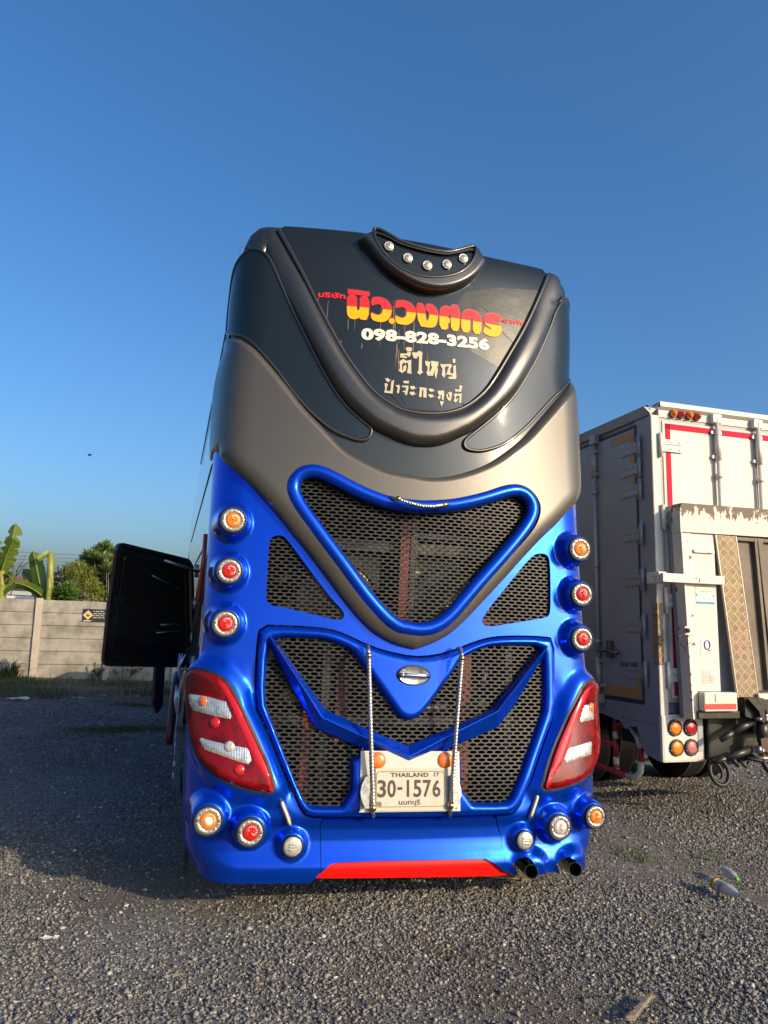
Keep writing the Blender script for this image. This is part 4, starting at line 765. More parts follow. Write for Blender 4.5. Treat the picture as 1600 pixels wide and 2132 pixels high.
# open side hatch
a0, a1 = at(212, 1387, 6.1), at(240, 1127, 6.1); b0, b1 = at(405, 1390, 7.), at(402, 1165, 7.)
ex = (b0-a0); ex[2] = 0; ex /= np.linalg.norm(ex); ny = np.array([ex[1], -ex[0], 0.])
cor = [a0, b0, b1+[0, 0, -.06], b1-ex*.06, a1+ex*.02, a0*.55+a1*.45]
def hatch_pt(p, o): return p+ny*o
base = [np.array(p) for p in cor]
def rounded(ps, r, n=5):
    out = []
    for i in range(len(ps)):
        p0, p, p1 = ps[i-1], ps[i], ps[(i+1) % len(ps)]
        d0 = (p0-p)/np.linalg.norm(p0-p); d1 = (p1-p)/np.linalg.norm(p1-p); rr = min(r, .4*np.linalg.norm(p0-p), .4*np.linalg.norm(p1-p))
        for k in range(n+1):
            t = k/n; out.append((1-t)**2*(p+d0*rr)+2*t*(1-t)*p+t*t*(p+d1*rr))
    return out
ring = rounded(base, .07); c = np.mean(ring, 0); n = len(ring)
ins = [c+(p-c)*.93 for p in ring]; ins2 = [c+(p-c)*.90 for p in ring]
HV = [p+ny*.018 for p in ring]+[p+ny*.018 for p in ins]+[p for p in ins2]+[p-ny*.016 for p in ring]
HF = [[r*n+i, (r*n+(i+1) % n), ((r+1)*n+(i+1) % n), (r+1)*n+i] for r in range(2) for i in range(n)]
HF += [[3*n+i, 3*n+(i+1) % n, (i+1) % n, i] for i in range(n)]+[[2*n+i for i in range(n)], [3*n+i for i in range(n)][::-1]]
HATCH = mat('hatch_black', (.012, .013, .012), .14, 0, .5, var=(4.5, (.02, .012, .006), .5, .62), bump=(6, .25, .02))
hatch = mesh_obj('side_hatch', HV, HF, HATCH, bus, False)
bm = bmesh.new(); bm.from_mesh(hatch.data); bmesh.ops.recalc_face_normals(bm, faces=bm.faces); bm.to_mesh(hatch.data); bm.free()
u0 = c+ny*.012
def hb(x0, z0, x1, z1, t=.03):
    p = [u0+ex*x0+np.array([0, 0, z0]), u0+ex*x1+np.array([0, 0, z1])]
    return p
mb = MB(); mb.tube(hb(-.05, .22, .30, .12), .006, 6); mb.tube(hb(.10, -.20, .36, -.19), .008, 6); mb.tube(hb(.06, -.27, .36, -.25), .008, 6)
mb.build('stay_rod', STEEL, hatch)
mb = MB(); mb.box(-.05, .05, -.012, .0, -.035, .035, .006); mb.V = [tuple(u0+ex*(-.40+v[0])+ny*(.012-v[1])+np.array([0, 0, v[2]])) for v in mb.V]
mb.build('latch', RUB, hatch)
mb = MB()
for zc in (-.32, .0, .30): MB().tube([c+ex*.50+np.array([0, 0, zc-.06]), c+ex*.50+np.array([0, 0, zc+.06])], .02, 10).build('hinge', STEEL, hatch)
mb = MB(); mb.tube([u0+ex*.05+np.array([0, 0, .36])+ny*.02, u0+ex*.44+np.array([0, 0, .28])+ny*.10], .014, 10); mb.tube([u0+ex*.30+np.array([0, 0, .305])+ny*.07, u0+ex*.60+np.array([0, 0, .25])+ny*.14], .009, 8); mb.build('gas_strut', STEEL, hatch)
rim_ = [c+(p_-c)*.80+ny*.004 for p_ in ring]; MB().tube(rim_, .007, 8, closed=True).build('stiffening_rib', HATCH, hatch)
s0 = at(336, 1388, 6.6); s1 = at(330, 1476, 6.6)
mb = MB(); mb.add([s0+ex*-.06, s0+ex*.05, s1+ex*.05+[0, 0, .03], s1+[0, 0, -.04], s1+ex*-.06+[0, 0, .06]]+[p+ny*-.03 for p in (s0+ex*-.06, s0+ex*.05, s1+ex*.05+[0, 0, .03], s1+[0, 0, -.04], s1+ex*-.06+[0, 0, .06])],
       [[0, 1, 2, 3, 4], [9, 8, 7, 6, 5]]+[[i, 5+i, 5+(i+1) % 5, (i+1) % 5] for i in range(5)])
mb.build('hatch_strap', BLACK, hatch)

# engine bay behind the grilles -------------------------------------------
mb = MB(); mb.box(-1.12, 1.12, 1.55, 1.6, .34, 3.2); mb.box(-1.14, -1.12, .5, 1.6, .34, 3.2); mb.box(1.12, 1.14, .5, 1.6, .34, 3.2); mb.box(-1.1, 1.1, .5, 1.6, 3.2, 3.25)
eb = mb.build('engine_bay', DARKIN, bus)
ER = mat('engine_red', (.24, .035, .03), .6, var=(12, (.10, .02, .018), .45, .65)); EP = mat('engine_pale', (.50, .50, .34), .5, var=(8, (.3, .28, .2), .45, .65)); EG = mat('engine_grey', (.085, .082, .075), .5, .3, var=(10, (.04, .037, .033), .45, .65))
mb = MB(); mb.box(-.03, .03, .42, .47, 1.72, 2.42); mb.box(-.55, -.49, .30, .35, .62, 1.5); mb.box(-.44, -.36, .34, .40, .95, 1.5)
mb.box(.37, .46, .30, .36, .62, 1.55); mb.box(.55, 1.0, .55, .6, 1.70, 1.78); mb.box(-.66, -.6, .28, .34, .62, 1.2); mb.box(-1.0, -.75, .5, .56, 2.45, 2.52); mb.box(.45, .75, .5, .55, 2.42, 2.5); mb.box(-.4, .55, .42, .46, 1.28, 1.31)
mb.build('red_frame', ER, eb)
mb = MB(); mb.box(-.75, .7, .5, .56, 2.20, 2.27); mb.box(-.9, .9, .3, .36, 1.06, 1.11); mb.box(-.55, -.50, .26, .3, .6, 1.6); mb.box(.70, .75, .28, .32, .6, 1.6); mb.tube([(-.7, .35, 1.6), (-.3, .4, 1.35), (.1, .38, 1.15), (.6, .4, 1.2)], .03); mb.box(.05, .09, .45, .5, 1.7, 2.5)
mb.build('support_rails', EG, eb)
mb = MB(); mb.box(-.62, -.10, .72, .78, 1.95, 2.18); mb.box(.10, .5, .72, .78, 1.92, 2.18); mb.box(.1, .75, .7, .75, 2.33, 2.37)
mb.build('radiator_shroud', EP, eb)
mb = MB()
for xx in (-.42, .38): mb.lathe([(.30, 0), (.30, .05), (.27, .06), (.1, .02), (0, .05)], (xx, .68, 1.82), n=32)
mb.build('fan', BLACK, eb)
mb = MB()
for i in range(34):
    p = np.array([rng.uniform(-.9, .9), rng.uniform(.35, .9), rng.uniform(.6, 2.4)]); q = p+rng.normal(0, .12, 3)
    mb.tube([p, (p+q)/2+rng.normal(0, .04, 3), q], rng.uniform(.008, .02), 6)
mb.build('hoses', mat('hose_mix', (.05, .05, .05), .4, var=(3, (.3, .28, .22), .5, .6)), eb)

# ================================================================== BOX TRUCK (local: x along its rear, y forwards, z up)
TX, TY, TZ = np.array([.998, .063, .016]), np.array([-.063, .998, -.024]), np.array([-.017, .023, 1.0])
TX /= np.linalg.norm(TX); TY -= TX*(TX@TY); TY /= np.linalg.norm(TY); TZ = np.cross(TX, TY)
TO = np.array([2.852, 1.747, .590])
truck = thing('box_truck', 'white box truck with a worn tail lift ramp raised against its rear doors', 'truck',
              Matrix(((TX[0], TY[0], TZ[0], TO[0]), (TX[1], TY[1], TZ[1], TO[1]), (TX[2], TY[2], TZ[2], TO[2]), (0, 0, 0, 1))))
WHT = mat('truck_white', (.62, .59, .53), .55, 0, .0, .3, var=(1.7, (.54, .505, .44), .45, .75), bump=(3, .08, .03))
WHS = mat('truck_white_shade_tone', (.29, .293, .305), .45, 0, .15, var=(1.5, (.235, .238, .248), .4, .75))  # same white paint as the rear, with its shade put into the colour
SEAL = mat('door_seal_dark', (.03, .032, .035), .6)
SEALG = mat('door_seal_grey', (.36, .34, .30), .6)
TAPE = mat('reflective_red_tape', (.50, .012, .04), .7, spec=.15)
ORT = mat('brown_orange_tape', (.42, .22, .06), .5)
def peel(name, a, b, sc, lo, hi):
    m = mat(name, a, .6, var=(sc, b, lo, hi), bump=(sc*2, .2, .004)); return m
PEEL = peel('peeling_ramp_paint', (.66, .60, .50), (.10, .068, .045), 9, .545, .565)
def band_mat():
    m = mat('peeling_top_band', (.64, .58, .49), .65, bump=(30, .2, .004)); n = m.node_tree.nodes; l = m.node_tree.links; b = n['Principled BSDF']
    tc = n.new('ShaderNodeTexCoord'); mp = n.new('ShaderNodeMapping'); mp.inputs['Scale'].default_value = (1, 1, .45); l.new(tc.outputs['Object'], mp.inputs[0])
    def nz(sc, d):
        t_ = n.new('ShaderNodeTexNoise'); t_.inputs['Scale'].default_value = sc; t_.inputs['Detail'].default_value = d; t_.inputs['Roughness'].default_value = .7; l.new(mp.outputs[0], t_.inputs['Vector']); return t_.outputs['Fac']
    sx = n.new('ShaderNodeSeparateXYZ'); l.new(tc.outputs['Object'], sx.inputs[0])
    zr = n.new('ShaderNodeMapRange'); zr.inputs[1].default_value = 2.07; zr.inputs[2].default_value = 2.35; zr.inputs[3].default_value = -.17; zr.inputs[4].default_value = .17; l.new(sx.outputs['Z'], zr.inputs[0])
    a = n.new('ShaderNodeMath'); a.operation = 'ADD'; l.new(nz(16, 9), a.inputs[0]); l.new(zr.outputs[0], a.inputs[1])
    r = n.new('ShaderNodeMapRange'); r.inputs[1].default_value = .565; r.inputs[2].default_value = .58; l.new(a.outputs[0], r.inputs[0])
    mx = n.new('ShaderNodeMix'); mx.data_type = 'RGBA'; mx.inputs['A'].default_value = (.64, .58, .49, 1); mx.inputs['B'].default_value = (.115, .08, .055, 1); l.new(r.outputs[0], mx.inputs['Factor']); l.new(mx.outputs['Result'], b.inputs['Base Color'])
    return m
PEELB = band_mat()
RUSTP = peel('chipped_white', (.68, .62, .53), (.12, .08, .05), 16, .62, .635)
RBROWN = mat('ramp_brown', (.125, .095, .07), .65, var=(4, (.19, .15, .11), .4, .7))
def checker_mat():
    m = bpy.data.materials.new('tread_plate'); m.use_nodes = True; n = m.node_tree.nodes; l = m.node_tree.links; b = n['Principled BSDF']
    tc = n.new('ShaderNodeTexCoord'); mp = n.new('ShaderNodeMapping'); mp.inputs['Rotation'].default_value = (0, R_(45), 0); mp.inputs['Scale'].default_value = (16, 16, 16)
    sp_ = n.new('ShaderNodeSeparateXYZ'); cb = n.new('ShaderNodeCombineXYZ')
    br_ = n.new('ShaderNodeTexBrick'); br_.inputs['Scale'].default_value = 1; br_.inputs['Mortar Size'].default_value = .035; br_.inputs['Brick Width'].default_value = 1; br_.inputs['Row Height'].default_value = 1; br_.offset = 0
    br_.inputs['Color1'].default_value = (.37, .26, .15, 1); br_.inputs['Color2'].default_value = (.30, .21, .12, 1); br_.inputs['Mortar'].default_value = (.62, .5, .33, 1)
    l.new(tc.outputs['Object'], mp.inputs[0]); l.new(mp.outputs[0], sp_.inputs[0]); l.new(sp_.outputs['X'], cb.inputs['X']); l.new(sp_.outputs['Z'], cb.inputs['Y']); l.new(cb.outputs[0], br_.inputs['Vector'])
    wv = n.new('ShaderNodeTexChecker'); wv.inputs['Scale'].default_value = 1; l.new(cb.outputs[0], wv.inputs['Vector'])
    w1 = n.new('ShaderNodeMath'); w1.operation = 'SINE'; s1 = n.new('ShaderNodeMath'); s1.operation = 'MULTIPLY'; s1.inputs[1].default_value = 25; l.new(sp_.outputs['X'], s1.inputs[0]); l.new(s1.outputs[0], w1.inputs[0])
    w2 = n.new('ShaderNodeMath'); w2.operation = 'SINE'; s2 = n.new('ShaderNodeMath'); s2.operation = 'MULTIPLY'; s2.inputs[1].default_value = 25; l.new(sp_.outputs['Z'], s2.inputs[0]); l.new(s2.outputs[0], w2.inputs[0])
    mx = n.new('ShaderNodeMix'); l.new(wv.outputs['Fac'], mx.inputs['Factor']); l.new(w1.outputs[0], mx.inputs['A']); l.new(w2.outputs[0], mx.inputs['B'])
    bp = n.new('ShaderNodeBump'); bp.inputs['Strength'].default_value = .5; bp.inputs['Distance'].default_value = .004; l.new(mx.outputs['Result'], bp.inputs['Height']); l.new(bp.outputs[0], b.inputs['Normal'])
    nz_ = n.new('ShaderNodeTexNoise'); nz_.inputs['Scale'].default_value = 5; mm = n.new('ShaderNodeMix'); mm.data_type = 'RGBA'; mm.blend_type = 'MULTIPLY'; mm.inputs['Factor'].default_value = .6
    l.new(tc.outputs['Object'], nz_.inputs['Vector']); l.new(br_.outputs['Color'], mm.inputs['A']); l.new(nz_.outputs['Color'], mm.inputs['B'])
    mm2 = n.new('ShaderNodeMix'); mm2.data_type = 'RGBA'; mm2.inputs['Factor'].default_value = .45; l.new(mm.outputs['Result'], mm2.inputs['A']); l.new(br_.outputs['Color'], mm2.inputs['B'])
    l.new(mm2.outputs['Result'], b.inputs['Base Color']); b.inputs['Roughness'].default_value = .45; b.inputs['Metallic'].default_value = .35
    return m
TREAD = checker_mat()
Lb, W_ = 7.2, 2.5                                                   # body length, width
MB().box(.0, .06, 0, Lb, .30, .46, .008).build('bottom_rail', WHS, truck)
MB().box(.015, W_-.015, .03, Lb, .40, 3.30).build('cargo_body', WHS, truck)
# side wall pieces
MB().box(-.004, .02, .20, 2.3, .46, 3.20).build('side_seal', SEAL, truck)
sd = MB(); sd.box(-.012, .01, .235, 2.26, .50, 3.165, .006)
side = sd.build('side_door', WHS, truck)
mb = MB(); mb.box(-.016, -.0125, .235, 2.2, .515, .60); mb.box(-.016, -.0125, .235, .285, .605, .80); mb.box(-.016, -.0125, .24, .62, 3.06, 3.14); mb.box(-.016, -.0125, .24, .30, 2.60, 3.055)
mb.build('tape_strip', ORT, side)
mb = MB(); mb.box(-.0165, -.0125, .42, .56, .80, .845); mb.box(-.0165, -.0125, .28, .39, .80, .85)
mb.build('faded_stencil', mat('stencil', (.10, .10, .10), .6), side)
HN = mat('hinge_grey', (.30, .305, .31), .4, .2, .2)
for zc in (2.96, 2.745, 2.53, 2.085, 1.64, 1.195, .75):
    mb = MB(); mb.box(-.026, -.012, .14, .46, zc-.055, zc-.012, .004); mb.box(-.026, -.012, .14, .42, zc+.012, zc+.055, .004); mb.box(-.021, -.013, .14, .44, zc-.014, zc+.014)
    mb.tube([(-.032, .135, zc-.115), (-.032, .135, zc+.115)], .017, 10); mb.box(-.034, -.012, .17, .18, zc-.1, zc+.1)
    for yy in (.25, .36): 
        for dz in (-.034, .034): mb.lathe([(.012, 0), (.009, .006), (0, .007)], (-.026, yy, zc+dz), (-1, 0, 0), 10)
    mb.build('hinge', HN, side)
def lockbar(x, y, z0, z1, axis, name='lock_bar'):
    mb = MB(); ox, oy = (-.045, 0) if axis == 'side' else (0, -.05)
    mb.tube([(x+ox, y+oy, z0), (x+ox, y+oy, z1)], .021, 12)
    for zc in (z0+.28, z1-.28):
        mb.tube([(x+ox, y+oy, zc-.16), (x+ox, y+oy, zc+.16)], .031, 12)
        if axis == 'side': mb.box(-.06, -.012, y-.06, y+.06, zc-.14, zc-.11); mb.box(-.06, -.012, y-.06, y+.06, zc+.11, zc+.14); mb.box(-.018, -.012, y-.07, y+.04, zc-.16, zc+.16)
        else: mb.box(x-.06, x+.06, -.06, -.005, zc-.14, zc-.11); mb.box(x-.06, x+.06, -.06, -.005, zc+.11, zc+.14); mb.box(x-.075, x+.03, -.014, -.005, zc-.16, zc+.16)
    for zc in (z0+.02, z1-.02):
        if axis == 'side': mb.box(-.075, -.004, y-.05, y+.05, zc-.05, zc+.05, .01)
        else: mb.box(x-.055, x+.055, -.085, -.004, zc-.04, zc+.05, .01)
    for zc in np.linspace(z0+.6, z1-.6, 3): mb.tube([(x+ox, y+oy, zc-.02), (x+ox, y+oy, zc+.02)], .032, 12)
    return mb
lockbar(0, .90, .44, 3.22, 'side').build('lock_bar', mat('bar_grey', (.34, .33, .32), .4, .2), side)
mb = MB(); mb.tube([(-.06, .90, .95), (-.07, .72, .95), (-.07, .52, .93)], [.016, .016, .02], 10); mb.box(-.07, -.012, .66, .72, .88, 1.05, .01)
mb.build('lock_handle', mat('lock_metal', (.12, .11, .10), .4, .7), side)
# rear frame, doors
mb = MB(); mb.box(0, .085, -.03, .22, .38, 3.24, .006); rf = mb.build('rear_corner_post', WHT, truck); MB().box(-.0035, -.0003, -.026, .198, .385, 3.235).build('post_shade_cover', WHS, rf)  # thin added cover darkens the post's shaded face by colour
mb = MB(); mb.box(.086, W_, -.028, .2, 3.225, 3.30, .004); mb.build('rear_header', WHT, truck)
mb = MB(); mb.box(.087, W_-.09, -.018, .01, .50, 3.222); mb.build('door_seal', SEALG, truck)
mb = MB(); mb.box(.125, 1.23, -.028, -.016, .54, 3.19, .004); mb.box(1.25, 2.4, -.028, -.016, .54, 3.19, .004); rd_ = mb.build('rear_door', WHT, truck)
mb = MB(); mb.box(.155, .212, -.0315, -.0285, .615, 3.165); mb.box(.155, 1.2, -.0315, -.0285, 3.11, 3.168); mb.box(.155, 1.2, -.0315, -.0285, .56, .614); mb.box(1.28, 2.3, -.0315, -.0285, 3.11, 3.168)
mb.build('reflective_tape', TAPE, rd_)
for zc in (2.94, 2.23, 1.44, .75):
    mb = MB(); mb.box(.085, .335, -.05, -.030, zc-.062, zc-.012, .004); mb.box(.085, .335, -.05, -.030, zc+.012, zc+.062, .004); mb.box(.085, .33, -.041, -.031, zc-.012, zc+.012)
    mb.tube([(.082, -.05, zc-.12), (.082, -.05, zc+.12)], .018, 10)
    for xx in (.2, .3):
        for dz in (-.037, .037): mb.lathe([(.012, 0), (.009, .006), (0, .007)], (xx, -.05, zc+dz), (0, -1, 0), 10)
    mb.build('hinge', WHT, rd_)
for xx in (.742, 1.245): 
    mb = lockbar(xx, -.02, .5, 3.28, 'rear'); mb.build('lock_bar', mat('bar_white', (.58, .55, .49), .4, .15, .2), rd_)
# roof and eaves
mb = MB()
mb.add([(-.02, -.02, 3.24), (-.02, Lb, 3.24), (-.05, Lb, 3.33), (-.05, .02, 3.33), (.02, Lb, 3.36), (.02, .04, 3.36), (.02, -.0, 3.20), (.02, Lb, 3.20)],
       [[3, 2, 1, 0], [2, 3, 5, 4], [4, 5, 6, 7]])
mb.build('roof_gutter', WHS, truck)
mb = MB(); mb.prism([(.0, 3.30), (.0, 3.31), (W_, 3.31), (W_, 3.30)], -.02, .2)
mb.add([(.06, -.03, 3.302), (W_, -.03, 3.302), (W_, -.066, 3.325), (.085, -.066, 3.325), (W_, -.058, 3.375), (.085, -.058, 3.375), (W_, .05, 3.35), (.06, .05, 3.35)],
       [[0, 1, 2, 3], [3, 2, 4, 5], [5, 4, 6, 7]])
mb.add([(-.05, .02, 3.33), (.0, -.03, 3.24), (.06, -.03, 3.302), (.085, -.066, 3.36), (.06, .05, 3.33)], [[0, 1, 2, 4], [2, 3, 4]])
mb.box(.02, W_-.02, .05, Lb, 3.30, 3.325)
mb.build('roof_edge', WHT, truck)
for i, xx in enumerate((.245, .338, .432, .525)):
    o = MB().lathe([(.040, 0), (.040, .012), (.034, .018)], (xx, -.03, 3.268), (0, -1, 0), 20).build('marker_lamp', RUB, truck)
    MB().lathe([(.036, .012), (.033, .035), (.022, .055), (.008, .064), (0, .065)], (xx, -.03, 3.268), (0, -1, 0), 24, ribs=12, rib_amp=.0012).build('lens', [AMB, mat('dark_red_lens', (.45, .01, .03), .12, 0, 1.0)][i % 2], o)
# lower corner: side skirt, lamp panel
mb = MB(); mb.prism([(.0, .30), (.90, .30), (.62, .27), (.52, .20), (.42, .235), (.34, .24), (.22, .01), (.0, -.03)], 0, .02)
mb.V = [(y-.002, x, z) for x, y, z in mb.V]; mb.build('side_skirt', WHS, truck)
lpn = MB().box(.0, .465, -.035, .02, -.035, .395, .03).build('lamp_panel', WHT, truck)
MB().box(.39, .445, -.04, -.0355, .06, .33, .002).build('panel_recess', mat('recess_grey', (.36, .36, .38), .5), lpn)
for xx, zc, m in ((.137, .277, AMB), (.308, .277, mat('dark_red_lens', (.45, .01, .03), .12, 0, 1.0)), (.148, .099, AMB), (.310, .099, mat('faded_red', (.42, .14, .13), .4))):
    o = MB().lathe([(.076, 0), (.076, .012), (.070, .018), (.060, .016), (.058, .008)], (xx, -.035, zc), (0, -1, 0), 32).build('tail_lamp', RUB, truck)
    MB().lathe([(.060, .006), (.058, .016), (.04, .021), (0, .024)], (xx, -.035, zc), (0, -1, 0), 40, ribs=20, rib_amp=.0012).build('lens', m, o)
    mb = MB()
    for a in (90, 200, 270, 340): mb.sphere((xx+.067*math.cos(R_(a)), -.054, zc+.067*math.sin(R_(a))), .006, 8)
    mb.build('screw', CHROME, o)
mb = MB(); mb.box(-.004, .05, -.034, -.0305, .84, 1.415); mb.box(-.0062, -.0022, -.034, .05, .84, 1.415); mb.build('tread_guard', TREAD, truck)
# tail lift ramp standing in front of the doors -----------------------------
RY = -.2
ramp = MB()
ramp.prism([(.125, 2.28), (.15, 2.345), (2.35, 2.36), (2.30, .40), (.19, .37)], RY+.10, RY+.15)
ramp.box(.20, .24, RY-.0, RY+.1, .40, 2.3); ramp.box(2.2, 2.24, RY, RY+.1, .40, 2.3)
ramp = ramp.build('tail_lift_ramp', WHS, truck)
mb = MB(); mb.prism([(.13, 2.07), (.13, 2.29), (.155, 2.345), (2.34, 2.36), (2.34, 2.09)], RY-.03, RY+.098); mb.build('top_band', PEELB, ramp)
mb = MB(); mb.prism([(.135, 2.068), (.19, .372), (.20, .372), (.146, 2.068)], RY-.03, RY+.098); mb.prism([(.165, 2.068), (.205, .372), (.262, .372), (.262, 2.068)], RY-.01, RY+.05); mb.build('side_post', RUSTP, ramp)
mb = MB(); mb.box(.264, .525, RY-.004, RY+.05, .615, 2.068, .004); mb.build('inner_panel', WHT, ramp)
mb = MB(); mb.prism([(.528, 2.066), (.695, .56), (.935, .56), (.768, 2.066)], RY-.022, RY-.01); mb.build('tread_strip', TREAD, ramp)
mb = MB(); mb.prism([(.5275, 2.066), (.6945, .56), (.6995, .56), (.5325, 2.066)], RY-.026, RY+.0); mb.prism([(.763, 2.066), (.930, .56), (.935, .56), (.768, 2.066)], RY-.026, RY+.0); mb.build('strip_edge', mat('bright_edge', (.68, .62, .5), .35, .3), ramp)
mb = MB()
mb.prism([(.772, 2.064), (.942, .62), (1.06, .62), (.985, 2.064)], RY+.03, RY+.06); mb.build('slat', RBROWN, ramp)
mb = MB(); mb.prism([(.99, 2.064), (1.065, .62), (1.095, .62), (1.02, 2.064)], RY-.015, RY+.06); mb.prism([(1.03, 2.064), (1.13, .62), (1.16, .62), (1.09, 2.064)], RY-.015, RY+.06); mb.build('slat_rib', RBROWN, ramp)
mb = MB(); mb.prism([(1.10, 2.064), (1.17, .62), (2.2, .62), (2.2, 2.064)], RY+.03, RY+.06); mb.build('slat', RBROWN, ramp)
mb = MB(); mb.box(.77, 2.2, RY-.012, RY+.058, 2.03, 2.063); mb.build('slat_header', RBROWN, ramp)
mb = MB(); mb.box(-.115, .565, RY-.075, RY-.03, 1.592, 1.672, .006); mb.build('cross_bar', RUSTP, ramp)
mb = MB(); mb.box(-.12, -.03, RY-.02, RY+.16, 1.585, 1.69, .01); mb.build('bar_bracket', RUSTP, ramp)
mb = MB(); mb.box(.275, .505, RY-.03, RY-.006, 1.885, 1.915, .004); mb.build('grab_rail', RUSTP, ramp)
mb = MB(); mb.box(.10, .215, RY-.075, RY-.032, 1.115, 1.20, .01); lt_ = mb.build('latch_block', RUSTP, ramp)
mb = MB(); mb.lathe([(.022, 0), (.022, .02), (0, .022)], (.115, RY-.08, 1.16), (0, -1, 0), 14); mb.tube([(.10, RY-.09, 1.16), (.06, RY-.095, 1.13), (.02, RY-.09, 1.10), (-.03, RY-.085, 1.13)], .009, 8); mb.build('wire', RUB, lt_)
# labels on the ramp
def card(name, x0, z0, x1, z1, m, parent, y=RY-.0055, t=.0012):
    return MB().box(x0, x1, y-t, y, z0, z1).build(name, m, parent)
PAP = mat('label_paper', (.66, .63, .56), .5)
st = card('makers_label', .292, 1.41, .497, 1.568, PAP, ramp)
card('label_stripe', .294, 1.41, .496, 1.432, mat('label_blue', (.03, .25, .42), .5), st, RY-.0072, .0008)
mb = MB(); mb.prism([(.293, 1.48), (.293, 1.51), (.322, 1.48)], RY-.0078, RY-.0072); mb.prism([(.496, 1.48), (.496, 1.51), (.467, 1.48)], RY-.0078, RY-.0072); mb.build('label_corner', mat('label_blue', (.03, .25, .42), .5), st)
mb = MB()
for (x0, x1, z) in ((.32, .47, 1.55), (.355, .435, 1.452), (.365, .425, 1.462)): mb.box(x0, x1, RY-.0078, RY-.0072, z, z+.004)
for i in range(9):
    a = .395+.028*math.cos(i*.75)*(.4+.1*(i % 3)); b = 1.49+.022*math.sin(i*1.1); mb.box(a, a+.016, RY-.0078, RY-.0072, b, b+.003)
mb.build('label_print', mat('label_faded_ink', (.36, .33, .32), .6), st)
mb = MB()
for i in range(8): mb.tube([(.322+i*.018, RY-.0076, 1.520+.004*math.sin(i*2.1)), (.330+i*.018, RY-.0076, 1.534-.004*math.cos(i*1.3)), (.336+i*.018, RY-.0076, 1.519)], .0016, 5)
mb.build('label_scrawl', mat('label_faded_ink', (.36, .33, .32), .6), st)
qt = card('quality_label', .322, .937, .456, 1.088, PAP, ramp)
PUR = mat('label_purple', (.12, .06, .28), .5)
mb = MB(); mb.tube([(.392+.030*math.cos(t), RY-.008, 1.035+.040*math.sin(t)) for t in np.arange(28)*math.pi/14], [.0035+.0035*abs(math.cos(t)) for t in np.arange(28)*math.pi/14], 6, closed=True)
mb.tube([(.345, RY-.008, .995), (.37, RY-.008, .998), (.40, RY-.008, .985), (.425, RY-.008, .984), (.445, RY-.008, .992)], [.0015, .003, .004, .005, .002], 6); mb.build('letter_mark', PUR, qt)
mb = MB(); mb.box(.355, .44, RY-.0078, RY-.0072, .965, .969); mb.box(.355, .44, RY-.0078, RY-.0072, .955, .958); mb.build('label_print', mat('label_olive', (.42, .40, .22), .6), qt)
mb = MB()
for i in range(4):
    z0 = .685+i*.031
    for (a, b, c_, d_) in ((.326, .406, z0, z0+.0015), (.326, .406, z0+.027, z0+.0285), (.326, .3275, z0, z0+.028), (.4045, .406, z0, z0+.028)): mb.box(a, b, RY-.0062, RY-.0055, c_, d_)
    for j in range(3): mb.box(.338+j*.02, .350+j*.02, RY-.0062, RY-.0055, z0+.010, z0+.014)
mb.build('load_chart', mat('chart_ink', (.18, .17, .16), .6), ramp)
card('faded_patch', .418, .69, .462, .76, mat('patch_pinkish', (.55, .44, .36), .6), ramp)
# number plate lamp box
lb = MB().box(.27, .63, RY-.09, RY-.006, .445, .612, .012).build('lamp_box', WHT, ramp)
MB().box(.386, .545, RY-.098, RY-.0905, .53, .602, .006).build('lens', mat('cream_lens', (.82, .78, .52), .3, 0, .6), lb)
mb = MB(); mb.box(.262, .612, RY-.0935, RY-.0905, .464, .512); mb.build('reflective_strip', mat('bright_red_tape', (.72, .04, .035), .35), lb)
mb = MB(); mb.box(.90, 2.3, RY-.06, RY+.06, .43, .60, .01); rb = mb.build('rear_bumper', WHT, truck); MB().box(.92, 2.28, RY-.0635, RY-.0605, .462, .512).build('reflective_strip', mat('bright_red_tape', (.72, .04, .035), .35), rb)
mb = MB(); mb.box(.96, 2.3, RY+.0, RY+.12, .345, .42, .006); mb.box(.96, 2.3, RY+.02, RY+.1, .22, .30, .006); mb.build('underrun_rail', mat('rail_grey', (.34, .33, .31), .45, .3), truck)
mb = MB(); mb.prism([(.845, .10), (.86, .055), (.93, .005), (2.2, .005), (2.2, .12), (.92, .12)], RY-.0, RY+.03); mb.box(.95, 1.02, RY-.03, RY-.002, .30, .32); mb.box(.98, 1.06, RY-.03, RY-.002, .14, .16); mb.build('lower_plate', WHT, truck)
mb = MB(); mb.box(.92, 1.0, RY-.06, RY-.004, .03, .10, .01); mb.build('rust_block', mat('rusty', (.22, .12, .06), .7, var=(20, (.32, .22, .14), .4, .6)), truck)
# lift mechanism
LM_ = mat('lift_dark', (.018, .017, .015), .5, .3, var=(8, (.05, .045, .035), .5, .7))
mb = MB(); mb.box(.24, .70, RY-.04, RY+.12, .375, .44, .006); mb.build('lift_beam', LM_, truck)
mb = MB(); mb.box(.47, 1.0, RY+.12, RY+.5, -.02, .40, .02); mb.prism([(.47, .38), (.47, .05), (.7, -.06), (1.2, .02), (1.2, .38)], RY+.13, RY+.2); mb.build('lift_housing', LM_, truck)
LMG = mat('lift_arm_grey', (.06, .057, .05), .4, .5)
mb = MB(); mb.tube([(.49, RY-.02, .19), (.64, RY-.03, .265)], .028, 12); mb.tube([(.62, RY-.03, .255), (.84, RY-.05, .36)], .034, 12); mb.build('lift_cylinder', LMG, truck)
mb = MB(); mb.tube([(.43, RY-.0, -.01), (.56, RY-.02, .035)], .024, 12); mb.tube([(.54, RY-.02, .03), (.79, RY-.05, .10)], .032, 12); mb.build('lift_cylinder', LMG, truck)
mb = MB()
